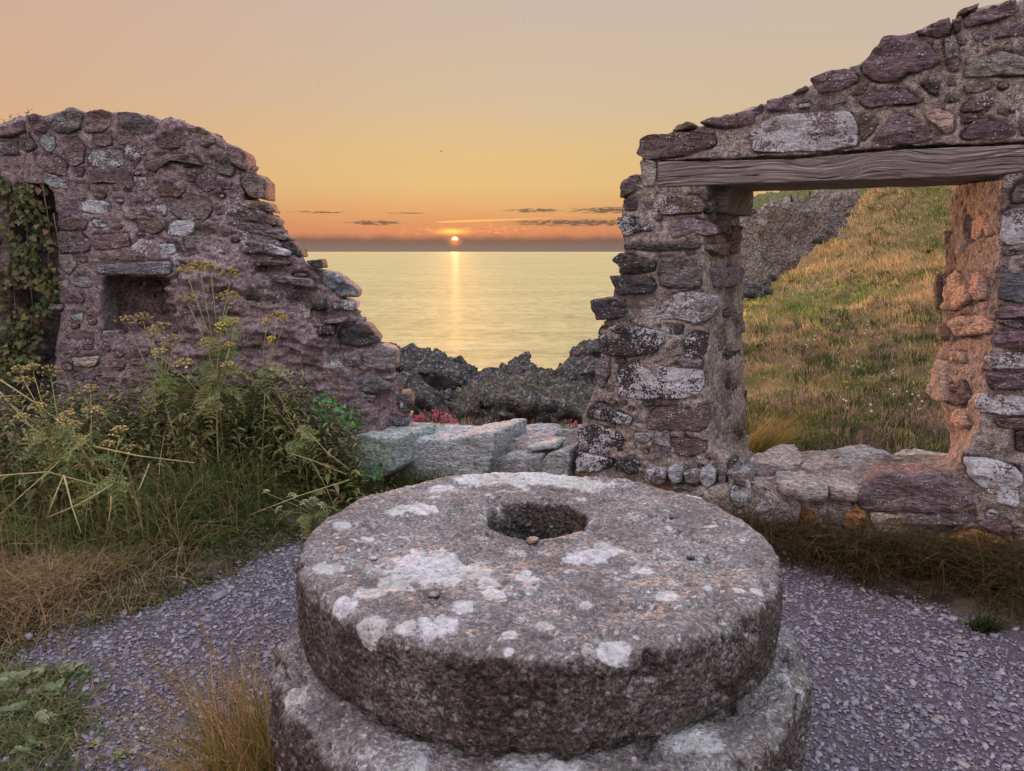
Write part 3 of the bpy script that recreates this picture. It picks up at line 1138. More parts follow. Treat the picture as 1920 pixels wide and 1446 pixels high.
# face of the sill wall
PS = Plane(PR.O + PR.m * 0.068, DR)
trace(wall, PS, [
    (V9, 'w8', '350,350 440,345 480,420 460,520 410,545 370,480'),
    (V9, 'g8', '455,590 500,530 590,410 700,400 740,560 720,640 620,630 500,630'),
    (V9, 'l5', '790,490 850,445 930,450 1010,520 960,590 830,605 800,570'),
    (V9, 'p3', '1030,480 1150,355 1350,370 1400,362 1640,450 1660,520 1500,575 1200,565 1050,540'),
    (V9, 'o1', '742,545 800,550 825,610 800,650 755,625'),
    (V9, 'w6', '810,670 850,630 950,640 985,700 975,735 830,700'),
    (V9, 'w7', '995,670 1050,655 1060,700 1000,712'),
    (V9, 'o1', '960,590 1010,530 1085,560 1075,640 1000,655 960,625'),
    (V9, 't2', '1100,565 1280,580 1290,650 1200,680 1120,640'),
    (V9, 'g3', '1090,650 1160,630 1165,715 1092,718'),
    (V9, 'p5', '1295,592 1650,560 1660,600 1530,650 1420,700 1305,640'),
    (V9, 'o2', '1510,685 1640,650 1780,685 1850,740 1700,775 1550,732'),
    (V9, 'p3', '1660,622 1850,612 1850,690 1780,680'),
    (V9, 'p9', '1600,290 1760,300 1900,350 1900,540 1800,520 1650,400'),
    (V9, 'r2', '1862,660 2000,650 2000,740 1870,730'),
    (V9, 'g4', '500,640 620,640 700,655 690,730 560,720'),
    (V9, 'b3', '1200,690 1400,710 1480,745 1440,800 1250,770'),
], (0.018, 0.05), 0.2, rough=1.2)
fill_stones(wall, PS, [(1400, 905), (2140, 930), (2140, 1150), (1600, 1040), (1430, 985)], ['p4', 'g7', 'b3', 'w7'], 160, (0.06, 0.2))
fill_stones(wall, Plane(PR.O + PR.m * 0.0, DR), [(1300, 840), (1400, 860), (1400, 980), (1290, 960)], ['g6', 'd5'], 40, (0.06, 0.12))

# flat slabs lying on the sill
SZ = 0.372
PT = Plane((0, 0, SZ), (1, 0, 0), (0, 1, 0))
PT.m = np.array([0, 0, 1.0])


def slab(parent, pts_px, code, z, proud, tilt, depth=0.05, name='stone', label=None):
    pl = Plane((0, 0, z), (1, 0, 0), (0, 1, 0))
    pl.m = np.array([0, 0, 1.0])
    q = np.array([at_height(x, y, z + proud) for x, y in pts_px])[:, :2]
    q = q.mean(0) + (q - q.mean(0)) * 1.03
    proud *= 0.95
    o = add_stone(parent, pl, q, code, proud, depth, name=name, register=False, tilt=np.array(tilt) * 0.5, soft=0.05, rough=0.7)
    if label:
        o['label'] = label
    return o


for s_, code, pr, tl in [
    ('470,262 560,232 640,205 700,195 745,250 720,285 560,290', 'l3', 0.045, (-0.1, 0.25)),
    ('930,222 985,205 1120,218 1235,250 1180,300 1000,318 1005,280', 'w2', 0.055, (0.02, 0.16)),
    ('1235,245 1310,216 1540,232 1520,278 1400,318 1245,285', 'l3', 0.06, (-0.05, 0.1)),
    ('740,305 860,245 985,285 990,325 840,338', 'l1', 0.02, (0, 0.1)),
    ('480,300 600,300 640,335 560,350 470,340', 'g2', 0.02, (0.1, 0)),
    ('610,345 740,340 860,385 880,430 740,425 620,390', 'l2', 0.03, (0, 0.08)),
    ('860,345 1060,335 1180,350 1100,400 1040,440 900,430', 'l1', 0.02, (-0.05, 0.0)),
    ('1200,325 1400,330 1440,355 1300,352 1190,345', 'p2', 0.03, (0, 0.1)),
    ('1430,290 1560,260 1620,330 1540,385 1450,345', 't2', 0.04, (0, 0.1)),
    ('380,300 460,290 500,340 440,360 380,340', 'g4', 0.03, (0, 0.1)),
]:
    slab(wall, V9(s_), code, SZ, pr, tl)

# far side of the opening's foot: mortar fillet flaring out at the right jamb
mortar_body('mortar', wall, pieces, [PR, R1, R2, PS], M_MORTAR, 0.0102, 0.011, lambda V: 1.0 + 0.8 * (V[:, 2] < 0.5))

# ================================================================== RUIN: TALL WALL ON THE LEFT
AL = math.radians(-2)
DL = np.array([math.cos(AL), -math.sin(AL), 0])
PL = Plane((-0.8, 5.05, 0), DL)
lw = thing('ruined_wall', (-2.2, 5.2, 0), 'broken purple-brown rubble wall on the left with a square niche and ivy', 'wall')
TL = 0.6
sil = [(0, 238), (17, 234), (50, 222), (60, 218), (96, 226), (104, 217), (134, 208), (152, 214), (192, 210), (216, 212), (257, 215), (309, 232), (330, 229),
       (350, 242), (373, 243), (394, 254), (402, 264), (448, 284), (454, 328), (462, 350), (468, 372), (494, 380), (512, 404), (543, 448), (560, 482),
       (572, 492), (598, 496), (605, 508), (628, 518), (664, 548), (662, 570), (686, 612), (709, 645), (732, 655), (738, 690), (745, 725), (766, 758), (772, 800), (775, 850), (775, 905)]
sil = [(x - 4, y) for x, y in sil]
zoff = -0.30          # recess depth of doorway and niche
back_layer = [(-260, 300), (-120, 262)] + sil + [(-260, 905)]
pieces = [px_prism(Plane(PL.O - PL.m * 0.30, DL), back_layer, TL - 0.30, (-22, 2))]
# front layer: left of the doorway, over it, and the stretch between doorway and niche
pieces.append(px_prism(PL, [(-260, 300), (-120, 262), (0, 238), (30, 234), (30, 345), (14, 352), (20, 480), (14, 620), (22, 905), (-260, 905)], 0.32, None))
over = [(20, 345), (20, 234), (50, 222), (60, 218), (96, 226), (104, 217), (134, 208), (152, 214), (192, 210), (216, 212), (257, 215), (309, 232), (330, 229),
        (350, 242), (373, 243), (394, 254), (402, 264), (446, 286), (449, 330), (455, 352), (464, 378), (508, 412), (520, 440), (530, 470), (540, 520), (545, 600), (560, 700), (565, 905),
        (319, 905), (319, 517), (190, 517), (190, 600), (196, 626), (319, 626), (319, 905), (108, 905), (108, 700), (112, 600), (106, 520), (110, 440), (100, 360), (85, 345)]
over = [(20, 345), (20, 234), (50, 222), (60, 218), (96, 226), (104, 217), (134, 208), (152, 214), (192, 210), (216, 212), (257, 215), (309, 232), (330, 229),
        (350, 242), (373, 243), (394, 254), (402, 264), (446, 286), (449, 330), (455, 352), (464, 378), (508, 412), (520, 440), (530, 470), (540, 517),
        (110, 517), (106, 470), (110, 440), (100, 360), (85, 345)]
pieces.append(px_prism(PL, over, 0.32, None))
pieces.append(px_prism(PL, [(106, 505), (196, 505), (188, 560), (194, 630), (190, 640), (190, 905), (104, 905), (100, 700), (112, 600)], 0.32, None))
pieces.append(px_prism(PL, [(318, 505), (545, 505), (556, 600), (575, 700), (590, 905), (318, 905), (324, 640), (316, 580)], 0.32, None))
pieces.append(px_prism(PL, [(185, 628), (330, 628), (330, 905), (185, 905)], 0.32, None))
# the torn slope to the right, sagging forward and down to the gap
PSl = Plane(PL.O + PL.m * 0.10, DL)
slope_f = [(330, 560), (360, 470), (420, 470), (470, 520), (520, 560), (560, 600), (600, 640), (640, 700), (680, 740), (715, 790), (740, 905), (330, 905)]
slope_m = [(345, 380), (440, 360), (500, 420), (540, 470), (566, 500), (625, 530), (655, 575), (680, 620), (722, 665), (735, 720), (756, 765), (768, 905), (330, 905)]
pieces.append(prism(np.array([PSl.hit(x, y) for x, y in slope_f]), np.array([Plane(PL.O - PL.m * 0.25, DL).hit(x, y) for x, y in
                    [(338, 460), (400, 350), (452, 352), (505, 430), (545, 490), (600, 512), (640, 560), (675, 620), (710, 665), (735, 740), (760, 905), (330, 905)]])))
pieces.append(px_prism(Plane(PL.O - PL.m * 0.03, DL), slope_m, 0.3, None))

trace(lw, PL, [
    (V1, 'g3', '345,120 460,78 525,105 520,205 440,240 345,235'),
    (V1, 'r2', '530,110 650,85 720,110 720,180 660,225 550,235 525,180'),
    (V1, 'p4', '170,125 230,115 335,160 330,220 270,245 185,190'),
    (V1, 'p4', '745,100 880,105 1000,180 1000,250 900,260 760,180'),
    (V1, 'p6', '1060,165 1130,145 1195,200 1190,240 1080,215'),
    (V1, 'b1', '1210,210 1280,200 1350,240 1380,300 1330,330 1230,300'),
    (V1, 'r2', '1390,280 1555,345 1570,480 1480,420 1400,330'),
    (V1, 'b1', '1555,560 1570,505 1640,495 1690,540 1695,665 1610,650'),
    (V1, 'p3', '0,200 60,180 150,150 160,230 60,270 0,260'),
], (0.015, 0.04), 0.28)
trace(lw, PL, [
    (V1, 'w8', '270,250 340,255 350,330 310,370 250,300'),
    (V1, 'p5', '400,280 500,270 540,330 530,430 460,450 410,380'),
    (V1, 'r2', '620,240 700,240 720,310 640,330 600,300'),
    (V1, 'g7', '600,350 780,350 800,440 700,480 590,450 570,400'),
    (V1, 'p7', '810,320 880,330 900,400 860,470 820,420'),
    (V1, 'r3', '210,370 350,380 430,440 420,510 330,500 240,450'),
    (V1, 'p2', '470,470 540,470 530,520 480,520'),
    (V1, 'r2', '590,490 740,490 740,560 600,560'),
    (V1, 'p9', '860,520 950,520 950,600 880,620'),
    (V1, 'b4', '1010,570 1060,530 1170,540 1190,610 1150,650 1030,645'),
    (V1, 'p1', '1270,500 1380,500 1400,590 1320,620 1270,570'),
    (V1, 'g2', '1360,400 1450,390 1510,470 1490,515 1400,490'),
    (V1, 'w7', '290,500 350,510 440,560 430,600 360,590 295,560'),
    (V1, 'p8', '490,560 570,570 565,625 500,620'),
    (V1, 'p6', '350,670 490,660 500,760 400,780 345,730'),
    (V1, 'p9', '520,690 600,665 700,690 710,740 620,755 530,740'),
    (V1, 'p9', '780,705 910,705 910,760 800,745'),
    (V1, 'p9', '930,705 1065,700 1070,770 940,775'),
    (V1, 'g4', '1100,680 1250,640 1350,680 1360,740 1300,800 1150,785 1100,740'),
    (V1, 'r4', '375,800 500,780 555,810 540,860 400,860 370,830'),
    (V1, 'p7', '590,800 700,795 690,840 610,845'),
    (V1, 'r2', '870,800 1060,800 1050,850 990,885 900,870'),
    (V1, 'p9', '1075,805 1240,795 1250,870 1180,910 1080,890'),
    (V1, 'p5', '370,870 500,870 580,930 570,1000 400,1005 380,930'),
    (V1, 'p3', '600,900 820,880 835,960 700,990 610,980'),
    (V1, 'p9', '850,980 890,915 970,920 985,1000 940,1035 855,1020'),
    (V1, 'p8', '1000,960 1120,950 1130,1010 1010,1030'),
    (V1, 'g2', '1180,900 1340,890 1370,950 1290,1000 1190,970'),
    (V1, 'l6', '380,1020 460,1020 500,1090 440,1150 380,1110'),
    (V1, 'p7', '1110,1020 1350,1015 1350,1070 1240,1085 1120,1090'),
    (V1, 'g5', '480,1170 560,1160 590,1210 560,1230 480,1220'),
    (V1, 'l5', '370,1190 430,1185 440,1230 380,1240'),
    (V1, 'p7', '1090,1170 1180,1160 1200,1300 1095,1310'),
    (V1, 'g6', '1430,1110 1600,1150 1610,1200 1540,1215 1440,1150'),
    (V1, 'r1', '740,250 900,270 960,330 900,330 760,310'),
    (V1, 'p3', '1000,280 1180,260 1220,320 1100,340 1000,330'),
    (V1, 'p3', '0,300 100,290 120,380 0,390'),
    (V1, 'r3', '120,250 180,240 230,330 180,360 130,330'),
    (V3, 'p5', '340,340 480,350 480,400 350,410'),
    (V3, 'g6', '530,330 600,330 640,380 600,400 530,380'),
    (V3, 'w5', '370,250 420,240 420,275 380,280'),
    (V3, 'l5', '245,190 320,195 315,225 250,225'),
    (V3, 'p4', '330,400 480,405 470,425 350,425'),
    (V3, 'l5', '370,470 510,460 500,500 450,520 390,500'),
    (V3, 'p6', '875,205 980,200 990,330 890,340'),
    (V3, 'p6', '900,470 1060,450 1100,540 960,570 900,540'),
    (V3, 'r2', '1230,500 1500,510 1520,640 1300,650 1230,600'),
    (V3, 'p5', '1130,320 1290,290 1340,400 1260,440 1140,420'),
    (V3, 'p4', '1000,150 1150,140 1200,220 1120,260 1010,230'),
], (0.001, 0.012), 0.12)
# arched stone over a hollow
trace(lw, PL, [(V1, 'b3', '935,430 1080,372 1250,382 1310,450 1270,440 1210,405 1120,405 1050,440 1000,490 945,470')], (0.045, 0.05), 0.1, rough=0.8)
trace(lw, PL, [(V1, 'd0', '1060,450 1120,410 1210,410 1265,450 1150,468 1070,475')], (-0.012, -0.008), 0.05)
# the slab bridging the niche
trace(lw, PL, [(V1, 's6', '565,1088 700,1075 1100,1060 1102,1148 800,1148 565,1142')], (0.03, 0.034), 0.32, rough=0.5)
lw.children[-1].name = 'niche_lintel'
# stones inside the niche and on its back
PN = Plane(PL.O - PL.m * 0.30, DL)
fill_stones(lw, PN, [(192, 520), (316, 520), (316, 628), (192, 628)], ['r1', 'r0', 'p1'], 80, (0.09, 0.2), (0.35, 0.6))
fill_stones(lw, PN, [(24, 350), (104, 350), (104, 760), (24, 760)], ['r1', 'r2', 'p1'], 90, (0.09, 0.2), (0.35, 0.6))

# flaky stones bedded in the slope
PM = Plane(PL.O - PL.m * 0.03, DL)
trace(lw, PM, [
    (V1, 'b4', '1470,662 1720,680 1760,750 1600,722 1480,692'),
    (V1, 'b4', '1450,730 1650,740 1780,790 1770,830 1600,800 1450,765'),
    (V1, 'g3', '1440,790 1650,820 1860,910 1840,932 1600,870 1460,830'),
    (V2, 'd2', '385,505 430,500 470,540 478,575 420,560'),
    (V2, 'd1', '500,590 570,582 578,628 530,622'),
    (V2, 's5', '580,640 640,650 745,730 750,770 660,760 590,700'),
    (V2, 'd2', '655,930 700,890 800,900 860,980 760,1000 660,980'),
    (V2, 's8', '610,790 670,775 740,790 735,830 640,825'),
    (V2, 'g3', '770,1040 860,1005 930,1020 940,1090 920,1130 840,1110 780,1070'),
    (V2, 'd4', '945,1240 990,1235 1020,1275 1010,1320 960,1320'),
    (V2, 's4', '910,1350 1005,1345 1010,1375 930,1388'),
], (0.03, 0.06), 0.2)
trace(lw, Plane(PL.O + PL.m * 0.04, DL), [
    (V1, 'g7', '1570,965 1700,942 1870,1000 1860,1030 1700,1010 1580,1010'),
    (V1, 'p4', '1640,1060 1750,1042 1870,1070 1800,1092 1650,1082'),
    (V2, 'b3', '240,592 410,592 400,612 260,612'),
    (V2, 'l4', '330,850 450,832 520,820 520,870 420,905 400,880'),
    (V2, 'g3', '585,880 700,865 700,882 600,897'),
    (V2, 'g2', '500,1080 560,1040 650,1050 660,1140 600,1170 520,1140'),
    (V2, 'g3', '590,1190 650,1180 660,1230 620,1250 580,1230'),
    (V2, 's4', '690,1170 850,1150 920,1200 850,1230 700,1225'),
    (V2, 's5', '700,1240 840,1240 830,1270 720,1277'),
    (V2, 'w8', '475,1260 530,1230 570,1270 560,1330 490,1350'),
    (V2, 'd3', '350,1020 500,1030 490,1060 400,1080 360,1060'),
    (V2, 'd3', '210,748 360,770 350,800 220,792'),
    (V2, 'p5', '200,870 290,900 290,970 210,950'),
    (V2, 'g4', '350,970 430,930 460,960 420,1010 370,1000'),
    (V2, 's4', '510,965 570,965 540,987 510,982'),
    (V2, 'g6', '180,492 290,500 300,550 200,555'),
    (V2, 'g5', '340,655 520,680 540,720 480,715 350,690'),
    (V2, 'd1', '530,780 590,775 590,820 545,830'),
    (V2, 'g3', '680,1040 750,1030 760,1100 690,1110'),
    (V2, 'd3', '520,905 640,900 640,945 540,955'),
], (0.03, 0.07), 0.2, rough=1.3)
fill_stones(lw, PL, [(112, 230), (440, 290), (455, 500), (112, 500)], ['p3', 'r2', 'p6', 'g3'], 500, (0.05, 0.15))
fill_stones(lw, PL, [(112, 520), (188, 520), (188, 860), (112, 860)], ['p3', 'r2', 'p6', 'g3'], 120, (0.05, 0.15))
fill_stones(lw, PL, [(192, 640), (330, 640), (330, 860), (192, 860)], ['p3', 'r2', 'p4'], 120, (0.06, 0.16))
fill_stones(lw, PL, [(-240, 320), (14, 260), (10, 860), (-240, 860)], ['p3', 'r2', 'p4', 'g2'], 260, (0.08, 0.22))
fill_stones(lw, Plane(PL.O + PL.m * 0.04, DL), [(340, 520), (460, 540), (640, 720), (700, 880), (340, 880)], ['p3', 'd2', 'g4', 's3'], 200, (0.06, 0.18), (0.25, 0.55), proud=(0.02, 0.05))
fill_stones(lw, PM, [(350, 390), (460, 390), (540, 480), (640, 560), (700, 680), (740, 860), (700, 860), (560, 620), (400, 500)], ['p3', 'd2', 'g4', 'b3'], 200, (0.06, 0.2), (0.15, 0.4), proud=(0.02, 0.05))


def slope_rough(V):
    u = PL.uv(V)
    px_u = u[:, 0]
    return 1.0 + 2.8 * np.clip((px_u + 1.62) / 0.25, 0, 1)


def slope_strata(V):
    u = PL.uv(V)
    mk = np.clip((u[:, 0] + 1.66 - 0.25 * (V[:, 2] - 1.2)) / 0.35, 0, 1) * np.clip(0.55 + 1.6 * fbm(V * 2.6 + 3, 2), 0.1, 1)
    w_ = V[:, 2] + 0.16 * V[:, 0] + 0.09 * fbm(V * 2.6, 3)
    q_ = np.stack([V[:, 0] * 3.2, V[:, 1] * 3.0, w_ * 24], 1)
    return mk * (0.024 * np.clip(fbm(q_, 3, 0.6) * 2.2, -1, 1) + 0.012 * fbm(q_ * np.array([2, 2, 2.2]) + 5, 2))


mortar_body('mortar', lw, pieces, [PL, PN, PM], M_MORTAR_L, 0.0108, 0.010, slope_rough, 0.030, slope_strata)

# ================================================================== low threshold of big blocks in the gap
gap = thing('stone_threshold', (0.0, 4.8, 0), 'low step of pale blue-grey blocks filling the gap between the two ruined walls', 'threshold')
PG = Plane(PR.O + PR.m * 0.02, DR)


def block(parent, pts, depth, code, back=(0, 0), label=None, off=0.0, taper=0.0):
    """a hewn block: front outline on the gap's face, carried back level"""
    A = np.array([PG.hit(x, y, off) for x, y in pts])
    B = A - PG.m * depth
    c0 = B.mean(0)
    B = c0 + (B - c0) * (1 - taper)
    Vb, Fb = remesh([prism(A, B)], 0.011)
    Vb = smooth_v(Vb, Fb, 1)
    Nb = vnormals(Vb, Fb)
    sd = RNG.uniform(0, 50, 3)
    d_ = 0.012 * fbm((Vb + sd) * np.array([5, 5, 16]), 4, 0.6) + 0.006 * ridged((Vb + sd) * np.array([14, 14, 40]), 3)
    me = mesh_np('stone_block', Vb + Nb * d_[:, None], Fb)
    o = link('stone_block', me, M_STONE, parent)
    o.color = tint_of(code)
    if label:
        o['label'] = label
    return o


for s_, dp, code, off in [
    ('75,735 200,712 395,742 405,925 300,990 60,990', 0.50, 'w5', 0.34),
    ('405,745 700,752 960,705 1005,705 1010,800 960,1000 405,1000', 0.50, 'w6', 0.12),
    ('1010,790 1060,740 1200,745 1390,755 1480,790 1470,1010 1020,1010', 0.30, 'w5', -0.14),
    ('1020,712 1130,690 1300,684 1380,700 1560,690 1600,760 1600,1000 1020,1000', 0.24, 'w5', -0.42),
    ('960,880 1070,850 1290,852 1300,1010 960,1010', 0.2, 'w6', 0.06),
    ('1290,900 1350,830 1480,800 1470,1010 1290,1010', 0.22, 'w6', 0.02),
    ('1390,690 1560,684 1540,730 1400,742', 0.2, 'w4', -0.30),
    ('1200,790 1390,765 1400,800 1250,815', 0.2, 'w7', -0.02),
]:
    block(gap, V4(s_), dp, code, off=off)
for s_, z, code, pr, tl in [
    ('560,635 760,640 960,672 700,690 520,660', 0.300, 'l3', 0.02, (0, 0)),
    ('1060,660 1200,655 1260,680 1120,700', 0.30, 'w4', 0.03, (0.1, 0)),
    ('1270,665 1370,668 1380,690 1290,695', 0.30, 'w5', 0.03, (0, 0.1)),
]:
    slab(gap, V4(s_), code, z, pr, tl)
fx = [(620, 905), (630, 840), (760, 830), (1060, 830), (1130, 850), (1140, 1000), (620, 1000)]
mortar_body('mortar', gap, [px_prism(Plane(PG.O - PG.m * 0.12, DR), fx, 0.45, None)], [], M_MORTAR, 0.02, 0.02)

# ================================================================== TERRAIN
SEA = -6.0


def interp(x, xs, ys):
    return np.interp(x, xs, ys)


def smoothstep(x, a, b):
    t_ = np.clip((x - a) / (b - a), 0, 1)
    return t_ * t_ * (3 - 2 * t_)


def wall_y(x):
    """y of the right wall's face at x, then of the left wall's"""
    return np.where(x > -0.8, 4.30 - 0.4877 * (x - 0.95), 5.05 + 0.035 * (x + 0.8))


def terr(x, y, detail=True):
    x = np.asarray(x, float)
    y = np.asarray(y, float)
    back = smoothstep(y - wall_y(x), 0.25, 1.2)
    p = np.stack([x, y, np.zeros_like(x)], 1)
    # in front: trodden path, banks on both sides
    left_edge = interp(x, [-3.2, -1.98, -1.51, -1.19, -0.9, -0.5], [2.0, 2.76, 3.35, 4.0, 4.6, 5.3])
    bank = 0.10 * smoothstep(y - left_edge, 0.0, 0.5) * (x < 0) + 0.07 * smoothstep(y - (wall_y(x) - 0.55), 0, 0.4)
    front_z = bank + 0.012 * fbm(p * 2.2, 3)
    # behind: turf running up to the hill on the right, rocks falling to the sea on the left
    gz = interp(y, [4, 6, 9, 14, 20, 28, 36, 46, 60, 90, 130], [0.06, 0.10, 0.18, 0.40, 0.70, 1.45, 2.85, 5.1, 8.6, 15, 22])
    cx = 0.448 * y
    hill = gz + (x - cx) * interp(y, [5, 10, 20, 30, 50, 130], [0.0, 0.05, 0.14, 0.20, 0.24, 0.28])
    hill = np.where(x > cx + 14, hill + 0, hill)
    xe = interp(y, [4, 6, 10, 20, 45, 80, 130], [0.4, 0.8, 2.2, 5.6, 20.2, 44, 80])
    w = interp(y, [4, 10, 20, 45], [1.5, 2.5, 3.0, 5.0])
    shore = interp(y, [4, 5.5, 7, 9, 13, 18, 24, 130], [0.0, -0.15, -0.6, -1.3, -2.8, -4.6, -6.8, -9])
    shore = shore - 0.25 * np.clip(np.abs(x + 1) - 3, 0, 40) * smoothstep(y, 8, 14) * 0.4
    k = smoothstep(x, xe - w, xe)
    hum = (fbm(p * 0.9, 4, 0.55) + 1.3 * np.maximum(0, fbm(p * 2.3 + 4, 2))) * 0.16 * interp(y, [5, 8, 20, 50], [0.25, 1.0, 1.6, 3.0])
    bz = shore * (1 - k) + hill * k + hum * (0.3 + 0.7 * k)
    if detail:
        bz = bz + (1 - k) * 0.5 * ridged(p * 0.8, 4) * smoothstep(y, 6, 10)
    far = smoothstep(np.hypot(x, y), 60, 200) * 0
    return front_z * (1 - back) + bz * back + far


ys = np.concatenate([np.linspace(-14, 0, 24)[:-1], np.linspace(0, 7, 150)[:-1], 7 + 0.05 * (np.geomspace(1, 2700, 160) - 1)])
xa = np.tan(np.radians(np.linspace(-64, 64, 300)))
Yg, Ag = np.meshgrid(ys, xa, indexing='ij')
Xg = Ag * (np.abs(Yg) + 3.0)
xf, yf = Xg.ravel(), Yg.ravel()
zf = np.zeros_like(xf)
zf[:] = terr(xf, yf)
V = np.stack([xf, yf, zf], 1)
ny_, nx2 = Yg.shape
ii = np.arange(ny_ - 1)[:, None] * nx2 + np.arange(nx2 - 1)[None]
F = np.stack([ii, ii + 1, ii + nx2 + 1, ii + nx2], -1).reshape(-1, 4)
kf = smoothstep(xf, interp(yf, [4, 6, 10, 20, 45, 80, 130], [0.4, 0.8, 2.2, 5.6, 20.2, 44, 80]) - 1.5, interp(yf, [4, 6, 10, 20, 45, 80, 130], [0.4, 0.8, 2.2, 5.6, 20.2, 44, 80]))
rock = (1 - kf) * smoothstep(yf - wall_y(xf), 0.6, 1.4)
me = mesh_np('ground', V, F, np.stack([rock, smoothstep(yf - wall_y(xf), 0.2, 1.0), rock * 0], 1))


def make_ground():
    m_, q = new_mat('turf_and_soil')
    at = q.n.new('ShaderNodeAttribute')
    at.attribute_name = 'tone'
    rk, bh, _ = q.xyz(at.outputs['Vector'])
    P = q.new('ShaderNodeNewGeometry', 'Position')
    a = q.noise(P, 1.1, 6, 0.65, 0.4)
    b = q.noise(P, 7, 6, 0.7)
    turf = q.mix(q.ss(a, 0.4, 0.6), (0.13, 0.13, 0.04), (0.33, 0.22, 0.10))
    turf = q.mix(q.m('MULTIPLY', q.ss(q.noise(P, 0.7, 5, 0.6), 0.52, 0.66), 0.6), turf, (0.26, 0.16, 0.15))
    turf = q.mix(q.m('MULTIPLY', q.ss(b, 0.4, 0.7), 0.5), turf, (0.06, 0.055, 0.025))
    soil = q.mix(q.ss(b, 0.4, 0.6), (0.075, 0.06, 0.045), (0.17, 0.14, 0.11))
    rockc = q.mix(b, (0.03, 0.028, 0.03), (0.14, 0.135, 0.13))
    c = q.mix(bh, soil, turf)
    c = q.mix(rk, c, rockc)
    h = q.m('ADD', b, q.noise(P, 40, 5, 0.7))
    finish(q, c, 0.95, h, 0.04, 0.8, 0.1)
    return m_


link('ground', me, make_ground(), kind='structure')

# path of trodden slate dust
path_uv = np.array([(-3.4, 1.2), (-2.35, 2.45), (-1.98, 2.78), (-1.51, 3.40), (-1.22, 4.05), (-0.95, 4.45), (-0.3, 4.55), (0.5, 4.15), (1.1, 3.85), (1.36, 3.66), (1.83, 3.32),
                    (2.2, 2.95), (3.6, 2.0), (4.2, -3), (-4.0, -3)])
gx, gy = np.meshgrid(np.linspace(-4.2, 4.4, 216), np.linspace(-3, 4.8, 196))
pp = np.stack([gx.ravel(), gy.ravel()], 1)
wob_ = 0.10 * fbm(np.stack([pp[:, 0] * 3, pp[:, 1] * 3, pp[:, 0] * 0], 1), 3)
sd = poly_dist(pp, path_uv) + wob_
nyp, nxp = gx.shape
ii = (np.arange(nyp - 1)[:, None] * nxp + np.arange(nxp - 1)[None]).ravel()
quads = np.stack([ii, ii + 1, ii + nxp + 1, ii + nxp], -1)
keep = (sd[quads] < 0.04).all(1)
quads = quads[keep]
used, inv = np.unique(quads, return_inverse=True)
Vp = np.stack([pp[used, 0], pp[used, 1], terr(pp[used, 0], pp[used, 1]) + 0.006], 1)
Fp = inv.reshape(-1, 4)


def make_path():
    m_, q = new_mat('slate_dust')
    P = q.new('ShaderNodeNewGeometry', 'Position')
    a = q.noise(P, 2.3, 5, 0.6)
    b = q.noise(P, 60, 6, 0.7)
    v1 = q.voro(P, 85)
    c = q.mix(a, (0.07, 0.062, 0.074), (0.175, 0.155, 0.165))
    c = q.mix(1.0, c, q.ramp(b, [(0.3, (0.55, 0.55, 0.57)), (0.7, (1.5, 1.45, 1.5))]), 'MULTIPLY')
    h = q.m('ADD', q.m('MULTIPLY', q.ss(v1, 0.7, 0.1), 0.5), b)
    finish(q, c, 0.85, h, 0.012, 1.0, 0.3)
    return m_


link('path', mesh_np('path', Vp, Fp), make_path(), kind='structure')

